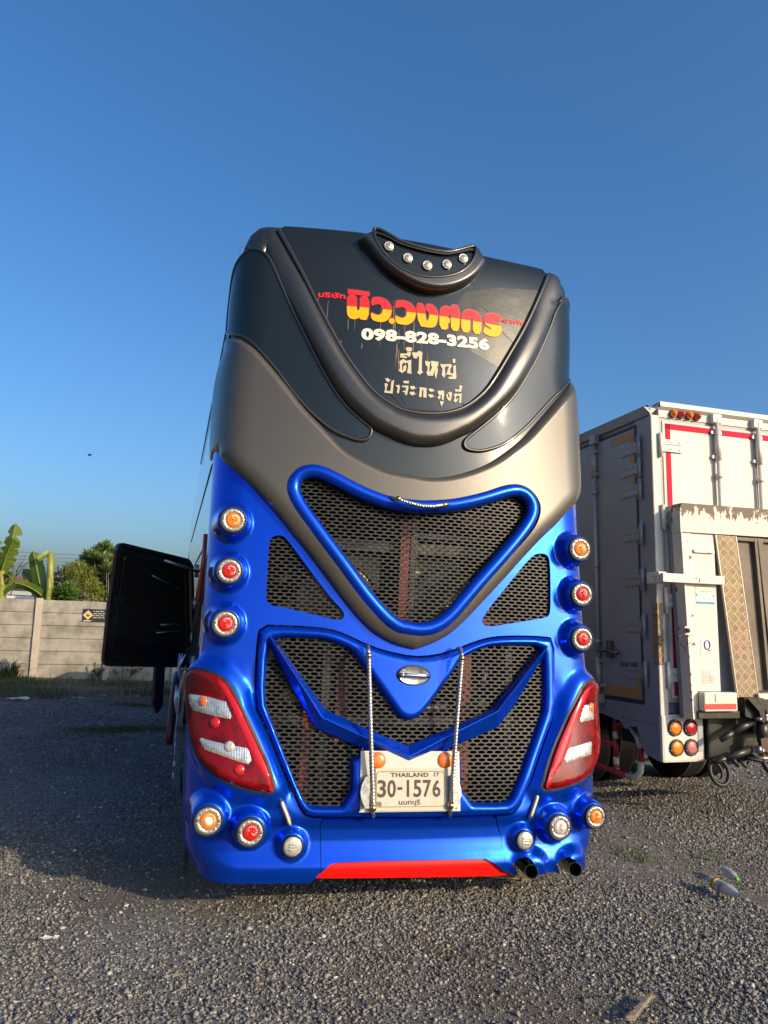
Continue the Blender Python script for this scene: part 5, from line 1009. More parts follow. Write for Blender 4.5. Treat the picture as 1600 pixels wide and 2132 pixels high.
for xx in (.84, .92):
    mb.prism([(xx-.14, .565), (xx-.04, .565), (xx+.04, .47), (xx+.06, .36), (xx+.02, .345), (xx-.02, .45)], RY-.14, RY-.115)
mb.prism([(.72, .567), (.72, .40), (.82, .37), (.9, .40), (.9, .567)], RY-.08, RY-.02); mb.prism([(.93, .55), (1.10, .545), (1.07, .36), (.98, .345)], RY-.09, RY-.06)
mb.build('lift_bracket', LM_, truck)
mb = MB(); mb.box(.89, .96, RY-.15, RY-.11, .36, .42, .008); mb.tube([(.82, RY-.16, .38), (.82, RY-.08, .38)], .018, 10); mb.tube([(.975, RY-.16, .365), (.975, RY-.08, .365)], .016, 10); mb.build('pivot_pin', STEEL, truck)
mb = MB(); mb.lathe([(.05, -.04), (.055, 0), (.05, .04)], (.955, RY-.05, .26), (.1, 0, 1), 20); mb.tube([(.93, RY-.05, .16), (.93, RY-.05, .36)], .05, 16); mb.build('pivot_barrel', LMG, truck)
mb = MB(); mb.prism([(.86, .20), (.93, .215), (1.05, .11), (1.02, .045), (.87, .10)], RY-.1, RY-.06); mb.build('kick_plate', mat('dark_red_brown', (.05, .022, .018), .5), truck)
mb = MB(); mb.tube([(.82, RY-.12, .14), (.815, RY-.12, .08)], .022, 10); mb.tube([(.85, RY-.12, .12), (.86, RY-.12, .07)], .016, 10); mb.build('pivot_bolt', STEEL, truck)
for (cx, cz, rx_, rz_) in ((.455, -.095, .062, .075), (.49, -.10, .10, .11)):
    mb = MB(); mb.tube([(cx+rx_*math.cos(t), RY+.02+.03*math.sin(t), cz+rz_*math.sin(t)) for t in np.arange(28)*math.pi/14], .014 if rx_ < .08 else .018, 8, closed=True); mb.build('hanging_hose', RUB, truck)
mb = MB(); mb.tube([(.62, RY, .02), (.68, RY, -.05)], .02, 8); mb.tube([(.70, RY, .0), (.76, RY-.01, -.055), (.80, RY, -.045), (.80, RY, -.01)], .016, 8); mb.tube([(.78, RY, .02), (1.0, RY, -.02), (1.2, RY, -.05)], .02, 8); mb.tube([(.95, RY, .0), (1.02, RY, -.1), (1.15, RY, -.13)], .025, 8); mb.build('lift_hoses', RUB, truck)
# chassis, wheels, side guard
mb = MB(); mb.box(.7, .8, .2, Lb, .10, .36); mb.box(1.7, 1.8, .2, Lb, .10, .36); mb.box(.05, 2.45, .2, Lb, .33, .40)
for y in (.5, 1.3, 2.4, 3.5): mb.box(.7, 1.8, y, y+.1, .12, .3)
mb.box(.3, .75, 3.1, 4.3, -.12, .3); mb.box(.15, .7, .55, .8, .05, .32); mb.box(.2, 2.3, 2.9, 3.1, -.5, .3); mb.build('chassis', LM_, truck)
TW = [(.02, .44), (.17, .44), (.20, .40), (.21, .28), (.10, .24), (.08, 0)]
for (x, y) in ((.42, 2.05), (.75, 2.05), (1.75, 2.05), (2.08, 2.05), (.42, 5.9), (2.08, 5.9)):
    mb = MB(); mb.lathe([(.25, -.13), (.46, -.13), (.495, -.11)]+[(.495-(.012 if i % 2 else 0), -.11+.22*i/8) for i in range(9)]+[(.495, .11), (.46, .13), (.25, .13), (.2, .05), (0, .05)], (x, y, -.085), (-1, 0, 0), 56)
    w = mb.build('wheel', RUB, truck); MB().lathe([(.24, .12), (.2, .06), (.1, .06), (.08, .12), (0, .12)], (x, y, -.085), (-1, 0, 0), 24).build('rim', STEEL, w)
GR, GW = mat('guard_red', (.40, .018, .03), .4, 0, .3), mat('guard_white', (.66, .63, .58), .4, 0, .3)
arc = [(.12, .87, .20), (.12, .72, .212), (.12, .60, .20), (.12, .50, .12), (.12, .455, .02), (.12, .45, -.1), (.12, .47, -.2), (.12, .55, -.265), (.12, .68, -.275)]
mb = MB(); mb.tube(arc[:3], .030); mb.tube([arc[4], arc[5]], .030); mb.tube([(.12, .87, .34), (.12, .87, .13)], .030); mb.tube([(.12, .87, .06), (.12, .87, -.12)], .030); mb.tube([(.12, .87, -.2), (.12, .87, -.28)], .03)
mb.tube([(.12, .68, -.275), (.12, 2.6, -.20)], .030); mb.tube([(.12, .87, .0), (.12, 2.6, .02)], .03); mb.tube([(.12, 1.6, .3), (.12, 1.6, -.24)], .03)
sg_ = mb.build('side_guard', GR, truck)
mb = MB(); mb.tube(arc[2:5], .0305); mb.tube(arc[5:9], .0305); mb.tube([(.12, .87, .13), (.12, .87, .06)], .0305); mb.tube([(.12, .87, -.12), (.12, .87, -.2)], .0305); mb.build('white_band', GW, sg_)
# cab, far ahead and mostly out of sight
mb = MB(); mb.box(.1, 2.4, Lb+.3, Lb+2.1, .0, 2.2, .08); mb.build('cab', WHT, truck)

# ================================================================== GROUND
def ground_mat():
    m = bpy.data.materials.new('gravel_ground'); m.use_nodes = True; n = m.node_tree.nodes; l = m.node_tree.links; b = n['Principled BSDF']
    tc = n.new('ShaderNodeTexCoord')
    def noise(sc, det=5, rough=.6):
        t = n.new('ShaderNodeTexNoise'); t.inputs['Scale'].default_value = sc; t.inputs['Detail'].default_value = det; t.inputs['Roughness'].default_value = rough
        l.new(tc.outputs['Object'], t.inputs['Vector']); return t.outputs['Fac']
    def ramp(v, a, c):
        r = n.new('ShaderNodeMapRange'); r.inputs[1].default_value = a; r.inputs[2].default_value = c; l.new(v, r.inputs[0]); return r.outputs[0]
    def mix(f, a, c):
        x = n.new('ShaderNodeMix'); x.data_type = 'RGBA'
        for s_, v in (('Factor', f), ('A', a), ('B', c)):
            if isinstance(v, tuple): x.inputs[s_].default_value = (*v, 1)
            else: l.new(v, x.inputs[s_])
        return x.outputs['Result']
    vo = n.new('ShaderNodeTexVoronoi'); vo.inputs['Scale'].default_value = 62; l.new(tc.outputs['Object'], vo.inputs['Vector'])
    v2 = n.new('ShaderNodeTexVoronoi'); v2.inputs['Scale'].default_value = 140; l.new(tc.outputs['Object'], v2.inputs['Vector'])
    sp_ = n.new('ShaderNodeSeparateColor'); l.new(vo.outputs['Color'], sp_.inputs[0])
    c = mix(sp_.outputs['Red'], (.075, .069, .06), (.225, .21, .188))
    c = mix(ramp(sp_.outputs['Green'], .90, .96), c, (.46, .44, .40))
    dirt = mix(noise(30), (.085, .068, .046), (.16, .13, .088))
    c = mix(ramp(noise(.55), .50, .66), c, dirt)
    moss = ramp(noise(.9, 6), .60, .70)
    mm = n.new('ShaderNodeMath'); mm.operation = 'MULTIPLY'; l.new(moss, mm.inputs[0]); mm.inputs[1].default_value = .7
    c = mix(mm.outputs[0], c, (.10, .095, .03))
    # bare soil towards the wall
    sx = n.new('ShaderNodeSeparateXYZ'); l.new(tc.outputs['Object'], sx.inputs[0])
    ad = n.new('ShaderNodeMath'); ad.operation = 'MULTIPLY_ADD'; l.new(noise(.6), ad.inputs[0]); ad.inputs[1].default_value = 1.5; l.new(sx.outputs['Y'], ad.inputs[2])
    c = mix(ramp(ad.outputs[0], 11.0, 11.4), c, mix(noise(3), (.07, .055, .036), (.15, .125, .08)))
    l.new(c, b.inputs['Base Color']); b.inputs['Roughness'].default_value = .85
    h = n.new('ShaderNodeMath'); h.operation = 'ADD'; l.new(vo.outputs['Distance'], h.inputs[0]); l.new(v2.outputs['Distance'], h.inputs[1])
    bp = n.new('ShaderNodeBump'); bp.invert = True; bp.inputs['Strength'].default_value = .9; bp.inputs['Distance'].default_value = .012; l.new(h.outputs[0], bp.inputs['Height']); l.new(bp.outputs[0], b.inputs['Normal'])
    return m
xs = np.unique(np.concatenate([np.linspace(-10, 12, 111), np.array([-1500, -400, -120, -50, -25, -14, 16, 28, 60, 150, 500, 1500.])]))
ys = np.unique(np.concatenate([np.linspace(-5, 16, 106), np.array([-1500, -300, -80, -30, -14, -8, 20, 28, 45, 100, 400, 1500.])]))
def gz(x, y):
    x = np.asarray(x, float); y = np.asarray(y, float)
    f = np.exp(-((np.abs(x)/14)**4+(np.abs(y-5)/13)**4))
    return f*(.018*np.sin(x*1.3+.6*y)+.014*np.sin(y*1.9-x*.7)+.008*np.sin(x*3.7+1)*np.sin(y*3.1))-.012
X, Y = np.meshgrid(xs, ys); Zg = gz(X, Y); nx = len(xs)
gr = mesh_obj('ground', np.stack([X.ravel(), Y.ravel(), Zg.ravel()], 1), [[j*nx+i, j*nx+i+1, (j+1)*nx+i+1, (j+1)*nx+i] for j in range(len(ys)-1) for i in range(nx-1)], ground_mat())
gr['kind'] = 'structure'
# loose crushed stones: one counted-by-nobody sheet of real little rocks
def stone_mat():
    m = bpy.data.materials.new('gravel_stone'); m.use_nodes = True; n = m.node_tree.nodes; l = m.node_tree.links; b = n['Principled BSDF']
    a = n.new('ShaderNodeAttribute'); a.attribute_name = 'tone'; r = n.new('ShaderNodeValToRGB'); e = r.color_ramp.elements
    e[0].position = 0; e[0].color = (.055, .053, .050, 1); e[1].position = 1; e[1].color = (.50, .47, .41, 1)
    for p, c in ((.35, (.135, .127, .116)), (.62, (.225, .212, .19)), (.72, (.19, .165, .125)), (.80, (.28, .265, .24)), (.93, (.42, .395, .355))):
        q = e.new(p); q.color = (*c, 1)
    l.new(a.outputs['Fac'], r.inputs[0]); l.new(r.outputs[0], b.inputs['Base Color']); b.inputs['Roughness'].default_value = .72
    return m
def stones():
    zones = [(-2.6, 2.4, -1.6, .4, 52000, .0090), (-3.2, 3.4, .2, 1.4, 26000, .0078), (-4.6, -1.2, 1.0, 5.0, 22000, .010), (1.2, 5.2, 1.0, 4.2, 25000, .010),
             (-6, -1.4, 5, 11, 11000, .014), (1.3, 9, 3.6, 9, 9000, .015), (3, 7, -.5, 2.0, 6000, .011)]
    cs = []; rs = []
    for x0, x1, y0, y1, n, r in zones:
        p = np.stack([rng.uniform(x0, x1, n), rng.uniform(y0, y1, n)], 1)
        u = np.sin(p[:, 0]*1.7+p[:, 1]*.8)+np.sin(p[:, 1]*1.3-p[:, 0]*2.1+1)
        keep = rng.uniform(0, 1, n) < np.clip(.62+.36*u, .12, 1)
        cs.append(p[keep]); rs.append(r*np.exp(rng.normal(0, .30, keep.sum())))
    c = np.vstack(cs); r = np.concatenate(rs); n = len(c)
    base = np.array([[1, 0, 0], [-1, 0, 0], [0, 1, 0], [0, -1, 0], [0, 0, 1], [0, 0, -1], [.6, .6, .55], [-.6, .55, .5]], float)
    F0 = np.array([[0, 6, 4], [6, 2, 4], [2, 7, 4], [7, 1, 4], [1, 3, 4], [3, 0, 4], [0, 2, 6], [2, 1, 7], [2, 0, 5], [1, 2, 5], [3, 1, 5], [0, 3, 5]])
    P = base[None]*rng.uniform(.6, 1.25, (n, 8, 1))+rng.normal(0, .12, (n, 8, 3))
    sc = np.stack([rng.uniform(.75, 1.45, n), rng.uniform(.7, 1.1, n), rng.uniform(.45, .85, n)], 1); P *= sc[:, None]
    # random tilt and heading
    a = rng.uniform(0, 2*np.pi, n); t = rng.normal(0, .45, n)
    ct, st = np.cos(t)[:, None], np.sin(t)[:, None]
    P = np.stack([P[..., 0]*ct-P[..., 2]*st, P[..., 1], P[..., 0]*st+P[..., 2]*ct], -1)
    ca, sa = np.cos(a)[:, None], np.sin(a)[:, None]
    P = np.stack([P[..., 0]*ca-P[..., 1]*sa, P[..., 0]*sa+P[..., 1]*ca, P[..., 2]], -1)*r[:, None, None]
    P += np.stack([c[:, 0], c[:, 1], gz(c[:, 0], c[:, 1])+r*.22], 1)[:, None]
    Fc = (F0[None]+(np.arange(n)*8)[:, None, None]).reshape(-1, 3)
    me = bpy.data.meshes.new('gravel'); me.vertices.add(n*8); me.vertices.foreach_set('co', P.astype(np.float32).ravel())
    nf = len(Fc); me.loops.add(nf*3); me.loops.foreach_set('vertex_index', Fc.astype(np.int32).ravel())
    me.polygons.add(nf); me.polygons.foreach_set('loop_start', np.arange(0, nf*3, 3, dtype=np.int32)); me.polygons.foreach_set('loop_total', np.full(nf, 3, np.int32))
    at_ = me.attributes.new('tone', 'FLOAT', 'POINT'); at_.data.foreach_set('value', np.repeat(np.clip(rng.beta(2.2, 2.6, n)+(rng.uniform(0, 1, n) > .97)*.35, 0, 1), 8).astype(np.float32))
    me.materials.append(stone_mat()); me.update(calc_edges=True); me.validate()
    o = bpy.data.objects.new('gravel', me); COL.objects.link(o); o['kind'] = 'stuff'
stones()
# grass: along the wall foot and in thin patches on the gravel
def blades(name, pts, h, w, m, parent=None, lean=.5, seg=3):
    n = len(pts); a = rng.uniform(0, 2*np.pi, n); hh = h*rng.uniform(.5, 1.3, n); ln = lean*rng.uniform(.2, 1.2, n); V = []; Fc = []
    for i in range(n):
        d = np.array([math.cos(a[i]), math.sin(a[i]), 0]); s_ = np.array([-d[1], d[0], 0]); k = len(V)
        for j in range(seg+1):
            t = j/seg; c = np.array([*pts[i]])+d*hh[i]*ln[i]*t*t+np.array([0, 0, hh[i]*(t-.35*ln[i]*t*t)]); ww = w*(1-t)**.7
            if j < seg: V += [c-s_*ww, c+s_*ww]
            else: V += [c]
        for j in range(seg-1): Fc.append([k+2*j, k+2*j+1, k+2*j+3, k+2*j+2])
        Fc.append([k+2*seg-2, k+2*seg-1, k+2*seg])
    return mesh_obj(name, V, Fc, m, parent, False)
GRS = mat('grass_green', (.055, .085, .018), .6, var=(1.2, (.11, .105, .03), .45, .6))
GRS2 = mat('patch_grass', (.065, .10, .015), .6, var=(2, (.10, .105, .03), .45, .6))
n = 15000; gx = rng.uniform(-9.5, -1.3, n); wallY = lambda x: 15.3+.27*(x+3.5)
gy = wallY(gx)-.15-(4.0+.5*np.sin(gx*1.3))*rng.uniform(0, 1, n)**1.1
dens = np.sin(gx*2.2+gy)+np.sin(gy*3.1-gx*.9)+np.sin(gx*.7)
kp = (rng.uniform(-1.2, 2.0, n) < dens+.6); P = np.stack([gx[kp], gy[kp], gz(gx[kp], gy[kp])], 1)
g = blades('grass', P, .11, .008, GRS); g['kind'] = 'stuff'
P = []
for (cx, cy, sx, sy, m_) in ((at_z(250, 1522)[0], at_z(250, 1522)[1], .75, .28, 2600), (at_z(350, 1520)[0], at_z(350, 1520)[1], .5, .2, 900), (at_z(285, 1470)[0], at_z(285, 1470)[1], .5, .35, 700), (2.75, .9, .35, .25, 120), (1.9, 1.9, .3, .3, 120), (.2, -.45, .5, .12, 50), (2.1, .95, .15, .2, 120)):
    q = rng.normal(0, 1, (m_, 2))*[sx*.5, sy*.5]+[cx, cy]; P.append(np.stack([q[:, 0], q[:, 1], gz(q[:, 0], q[:, 1])], 1))
g = blades('grass_patch', np.vstack(P), .05, .004, GRS2, lean=.9); g['kind'] = 'stuff'

# ================================================================== WALL
def unit(v): return v/np.linalg.norm(v)
WB = at_z(68, 1410); wx = ray(6150, 1395); wx = unit(np.array([wx[0], wx[1], wx[2]*.55])); wz = unit(np.array([-.012, 0, 1.])-wx*(wx@np.array([-.012, 0, 1.]))); wy = np.cross(wz, wx)
WM = Matrix(((wx[0], wy[0], wz[0], WB[0]), (wx[1], wy[1], wz[1], WB[1]), (wx[2], wy[2], wz[2], WB[2]), (0, 0, 0, 1)))
wall = thing('concrete_wall', 'long weathered concrete panel wall with slim posts behind the grass', 'wall', WM)
dep = float((WB-CAM)@CF); HT = 160/FPX*dep*1.005; SP = 141/FPX*dep/max(.2, float(wx@CR))*.97
CONC = mat('wall_concrete', (.36, .335, .285), .85, var=(2.3, (.20, .182, .145), .42, .64), bump=(14, .25, .02))
POST = mat('post_concrete', (.50, .44, .35), .8, var=(3, (.38, .33, .26), .4, .7), bump=(20, .2, .01))
ns = 6; sh = HT/ns
pan = []
for i in range(-6, 9):
    mb = MB()
    for j in range(ns): mb.box(i*SP+.07, (i+1)*SP-.07, .02+.004*((i*3+j*5) % 4), .075, j*sh+.004-.25*(j == 0), (j+1)*sh-.006, .006)
    mb.box(i*SP+.07, (i+1)*SP-.07, .062, .072, -.25, HT-.01)
    p = mb.build('wall_panel', CONC, wall)
for i in range(-6, 10):
    MB().box(i*SP-.075, i*SP+.075, -.035, .12, -.3, HT+.035, .012).build('post', POST, wall)
# hazard notice fixed to it
sgm = WM @ Matrix.Translation((1.02*SP-.60, -.012, HT-.36))
def wpx(px, py):
    r = ray(px, py); t = ((WB-CAM)@wy-.0)/(r@wy); p = CAM+t*r-WB; return float(p@wx), float(p@wz)
s0 = wpx(172, 1294); s1 = wpx(222, 1269)
sign = MB().box(0, s1[0]-s0[0]+.03, -.004, .004, 0, s1[1]-s0[1], .002).build('warning_sign', mat('sign_black', (.018, .018, .018), .5, var=(14, (.22, .21, .19), .62, .66)))
sign.matrix_world = WM @ Matrix.Translation((s0[0], -.0, s0[1])); tag(sign, 'worn black warning sign with a pale diamond, fixed high on the concrete wall', 'sign')
w_s, h_s = s1[0]-s0[0], s1[1]-s0[1]; c = (w_s*.22, h_s*.52); q = h_s*.38
MB().prism([(c[0]-q, c[1]), (c[0], c[1]-q), (c[0]+q, c[1]), (c[0], c[1]+q)], -.0068, -.0044).build('hazard_diamond', mat('sign_yellow', (.66, .47, .2), .5), sign)
mb = MB()
for i in range(7):
    t = i*.9; mb.tube([(c[0], -.0075, c[1]-.02), (c[0]+.05*math.cos(t), -.0075, c[1]+.045*math.sin(t))], .006, 5)
mb.build('burst_symbol', INK, sign)
mb = MB()
for j, z in enumerate((.80, .62, .46, .30)):
    for k in range(5): mb.box(w_s*(.45+.1*k), w_s*(.45+.1*k)+.05*(.6+.4*((j+k) % 2)), -.0068, -.0044, h_s*z, h_s*z+.018)
mb.box(.02, w_s*.35, -.0068, -.0044, .008, .035); mb.build('faded_wording', mat('sign_white', (.5, .48, .44), .6), sign)

# ================================================================== PLANTS
def foliage_mat(name, col, col2, sc=1.5, tr=.25):
    m = bpy.data.materials.new(name); m.use_nodes = True; n = m.node_tree.nodes; l = m.node_tree.links; b = n['Principled BSDF']
    oi = n.new('ShaderNodeTexCoord'); t = n.new('ShaderNodeTexNoise'); t.inputs['Scale'].default_value = sc; l.new(oi.outputs['Object'], t.inputs['Vector'])
    mx = n.new('ShaderNodeMix'); mx.data_type = 'RGBA'; mx.inputs['A'].default_value = (*col, 1); mx.inputs['B'].default_value = (*col2, 1)
    r = n.new('ShaderNodeMapRange'); r.inputs[1].default_value = .4; r.inputs[2].default_value = .62; l.new(t.outputs['Fac'], r.inputs[0]); l.new(r.outputs[0], mx.inputs['Factor'])
    l.new(mx.outputs['Result'], b.inputs['Base Color']); b.inputs['Roughness'].default_value = .45
    tl = n.new('ShaderNodeBsdfTranslucent'); l.new(mx.outputs['Result'], tl.inputs['Color']); ms = n.new('ShaderNodeMixShader'); ms.inputs[0].default_value = tr
    l.new(b.outputs[0], ms.inputs[1]); l.new(tl.outputs[0], ms.inputs[2]); l.new(ms.outputs[0], n['Material Output'].inputs['Surface'])
    return m
BAN = foliage_mat('banana_leaf', (.10, .17, .02), (.16, .23, .03), 1.2, .3); BANY = foliage_mat('banana_stem', (.28, .27, .05), (.20, .22, .04), 3, .1)
FRA = foliage_mat('frangipani_leaf', (.14, .21, .06), (.20, .26, .09), 2); SHR = foliage_mat('shrub_leaf', (.20, .26, .04), (.26, .27, .05), 2); SHD = foliage_mat('dark_shrub_leaf', (.10, .21, .03), (.15, .25, .04), 2)
BARK = mat('bark', (.14, .11, .08), .8)
def banana_leaf(base, tip, width, bend, side, torn=0, seed=0):
    """blade along a bending midrib; returns MB with blade and rib"""
    r = random.Random(seed); base = np.array(base, float); tip = np.array(tip, float); N = 16; mb = MB(); ax = tip-base; L = np.linalg.norm(ax)
    sd_ = unit(np.array(side, float)-unit(ax)*(unit(ax)@np.array(side, float))); nn_ = np.cross(unit(ax), sd_)
    mid = [base+ax*t+np.array(bend)*math.sin(math.pi*min(t, 1)*.5)**2*1.0*(t**1.5) for t in np.linspace(0, 1, N+1)]
    for sgn in (-1, 1):
        pts = []
        for j in range(N+1):
            t = j/N; w = width*(min(1, t*5)**.6)*(1-max(0, (t-.72)/.28)**2)**.5 if t > 0.02 else .01
            if torn and j % torn == 0 and 1 < j < N-1: w *= r.uniform(.25, .7)
            w *= r.uniform(.93, 1.05); pts.append(mid[j]+sd_*sgn*w+nn_*abs(w)*.35+np.array([0, 0, -.12*w*r.uniform(.3, 1.5)]))
        V = list(mid)+pts; Fc = [[j, j+1, N+2+j, N+1+j] if sgn > 0 else [j+1, j, N+1+j, N+2+j] for j in range(N)]
        mb.add(V, Fc, False)
    return mb, mid
GD = -.05
def gp(px, dep_): p = at(px, 1300, dep_); return np.array([p[0], p[1], GD])
def banana_plant(name, px, dep_, leaves, label, stems):
    root = gp(px, dep_); t = thing(name, label, 'banana plant', Matrix.Translation(root.tolist()), 'banana plants behind the wall')
    for (p0, p1, d_, r0, r1) in stems:
        a = at(*p0, d_)-root; b = at(*p1, d_)-root; a0 = np.array([a[0], a[1], 0.])
        MB().tube([a0, a, (a+b)/2+[.01, 0, 0], b], [r0*1.3, r0, (r0+r1)/2, r1], 10).build('pseudostem', BANY, t)
    for i, (p0, p1, w, dd, torn, bend) in enumerate(leaves):
        a = at(*p0, dep_)-root; b = at(*p1, dep_+dd)-root
        mb, mid = banana_leaf(a, b, w, bend, CR if abs(p1[0]-p0[0]) < abs(p1[1]-p0[1])*1.2 else CU, torn, i+px)
        lf = mb.build('leaf', BAN, t); MB().tube(mid, np.linspace(.022, .006, len(mid)), 6).build('midrib', BANY, lf)
    return t
banana_plant('banana_plant', 104, 20.6, [((88, 1245), (72, 1147), .20, .3, 0, (-.05, 0, 0)), ((98, 1250), (34, 1192), .16, -.3, 0, (-.05, 0, -.25)), ((92, 1238), (42, 1176), .16, .5, 5, (.1, 0, -.1)), ((92, 1250), (96, 1205), .10, .2, 0, (0, 0, 0))],
             'young banana plant with two upright pale green leaves beside the wall post', [((103, 1250), (106, 1150), 20.6, .10, .07), ((101, 1250), (103, 1205), 20.5, .09, .06)])
mb = MB(); r_ = gp(104, 20.6)
a = at(106, 1148, 20.6)
lfm, mid = banana_leaf(at(106, 1185, 20.6)-a, at(110, 1146, 20.7)-a, .10, (-.1, 0, 0), CR, 0, 5)
bp_ = [o for o in COL.objects if o.name.startswith('banana_plant')][0]
lfm.V = [tuple(np.array(v)+a-r_) for v in lfm.V]; lfm.build('leaf', BAN, bp_)
mb, mid = banana_leaf(at(106, 1149, 20.6)-r_, at(88, 1158, 20.4)-r_, .09, (-.1, 0, -.1), CU, 0, 8); mb.build('leaf', BAN, bp_)
banana_plant('banana_plant', 2, 20.2, [((4, 1190), (38, 1090), .22, .3, 3, (-.05, 0, 0)), ((2, 1195), (24, 1120), .24, -.3, 3, (0.05, 0, 0)), ((0, 1190), (-14, 1120), .22, .2, 3, (0, 0, 0)), ((6, 1195), (20, 1170), .10, .3, 2, (.1, 0, -.35)), ((2, 1235), (30, 1197), .07, 0, 0, (.0, 0, .05)), ((0, 1242), (36, 1214), .06, -.2, 0, (.0, 0, .0)), ((3, 1200), (-20, 1190), .2, .2, 3, (-.2, 0, -.3)), ((8, 1205), (26, 1182), .10, -.2, 3, (.05, 0, -.3))],
             'tall banana plant with torn sunlit leaves at the left edge', [((2, 1250), (4, 1188), 20.2, .12, .08), ((8, 1250), (2, 1205), 20.4, .09, .05)])
def leaf_shape(c, d, L, w, up_):
    d = unit(d); s_ = np.cross(d, up_); s_ = s_/(np.linalg.norm(s_)+1e-9); nn = np.cross(s_, d)
    return [c, c+d*L*.35+s_*w+nn*L*.05, c+d*L*.7+s_*w*.8+nn*L*.02, c+d*L-nn*L*.08, c+d*L*.7-s_*w*.8+nn*L*.02, c+d*L*.35-s_*w+nn*L*.05]
def rosette_tree(name, px, dep_, tips, label, cat, m, nleaf=85, L=.25, w=.036):
    root = gp(px, dep_); t = thing(name, label, cat, Matrix.Translation(root.tolist())); tr = MB(); cr = MB()
    fork = np.array([0, 0, .9])
    tr.tube([[0, 0, 0], [.03, 0, .5], fork], [.09, .075, .06], 8)
    for (qx, qy, dd) in tips:
        p = at(qx, qy, dep_+dd)-root
        tr.tube([fork, (fork+p)/2+rng.normal(0, .08, 3), p], [.035, .022, .012], 6)
        for i in range(nleaf):
            d = rng.normal(0, 1, 3); d[2] = abs(d[2])*.9-.15+.3; k = len(cr.V)
            V = leaf_shape(p+rng.normal(0, .03, 3), d, L*rng.uniform(.7, 1.2), w*rng.uniform(.8, 1.2), np.array([0, 0, 1.]))
            cr.add(V, [[0, 1, 2, 3], [0, 3, 4, 5]])
    tr.build('trunk', BARK, t); cr.build('crown', m, t); return t
tips = [(x, y, rng.uniform(-.6, .6)) for x, y in ((216, 1146), (205, 1152), (226, 1152), (196, 1162), (184, 1160), (178, 1168), (216, 1166), (228, 1170), (170, 1178), (200, 1176), (188, 1182), (212, 1185), (226, 1190), (176, 1190), (166, 1184), (198, 1196), (218, 1200), (206, 1208), (232, 1208), (240, 1160), (245, 1180), (238, 1195), (250, 1170), (250, 1200), (225, 1215), (240, 1222), (214, 1222), (230, 1235), (190, 1210), (180, 1200), (245, 1215), (255, 1190), (220, 1160), (208, 1165), (212, 1146), (228, 1148), (222, 1143), (236, 1152), (190, 1172), (202, 1186), (222, 1182), (184, 1215), (196, 1222), (170, 1205), (232, 1180), (205, 1196), (215, 1230), (200, 1234))]
rosette_tree('frangipani_tree', 222, 22.0, tips, 'frangipani tree with long narrow leaves rising behind the wall by the hatch', 'tree', FRA)
def bush(name, px, dep_, blobs, label, m, n_leaf, L, w):
    root = gp(px, dep_); t = thing(name, label, 'shrub', Matrix.Translation(root.tolist()), 'shrubs behind the wall'); cr = MB(); tr = MB()
    for (qx, qy, rr) in blobs:
        c = at(qx, qy, dep_+rng.uniform(-.3, .3))-root
        tr.tube([[rng.normal(0, .1), rng.normal(0, .1), 0], c*[.6, .6, .5], c], [.03, .02, .008], 5)
        for i in range(n_leaf):
            v = rng.normal(0, 1, 3); v = v/np.linalg.norm(v)*rr*rng.uniform(.25, 1)**.5; d = unit(v)+rng.normal(0, .5, 3)+[0, 0, .2]
            cr.add(leaf_shape(c+v, d, L*rng.uniform(.6, 1.3), w, np.array([0, 0, 1.])), [[0, 1, 2, 3], [0, 3, 4, 5]])
    tr.build('stem', BARK, t); cr.build('foliage', m, t); return t
bush('shrub', 160, 21.2, [(165, 1190, .28), (150, 1200, .30), (178, 1205, .30), (160, 1215, .30), (185, 1222, .3), (172, 1235, .3), (195, 1232, .3), (145, 1188, .2), (205, 1240, .25)], 'feathery yellow green shrub below the frangipani tree', SHR, 210, .10, .018)
bush('shrub', 128, 20.7, [(118, 1240, .22), (132, 1238, .25), (146, 1234, .24), (155, 1243, .2), (140, 1248, .22), (122, 1250, .2), (112, 1248, .16)], 'low dark green leafy shrub just above the wall top', SHD, 170, .13, .035)
bush('shrub', 120, 22.6, [(128, 1195, .2), (118, 1205, .2), (135, 1208, .24), (125, 1218, .2), (112, 1215, .16), (140, 1192, .15)], 'thin brownish shrub behind the young banana plant', foliage_mat('brown_shrub_leaf', (.10, .09, .035), (.14, .11, .04), 2), 90, .10, .02)
# bare twigs
root = gp(30, 21); t = thing('bare_sapling', 'leafless grey sapling slanting between the two banana plants', 'sapling', Matrix.Translation(root.tolist())); mb = MB()
for (a, b) in (((22, 1240), (51, 1136)), ((30, 1205), (64, 1165)), ((26, 1200), (30, 1160)), ((34, 1190), (56, 1150)), ((40, 1180), (60, 1172))):
    A1 = at(*a, 21)-root; B1 = at(*b, 21)-root; mb.tube([A1, (A1+B1)/2+rng.normal(0, .03, 3), B1], [.014, .010, .003], 5)
mb.build('branches', BARK, t)
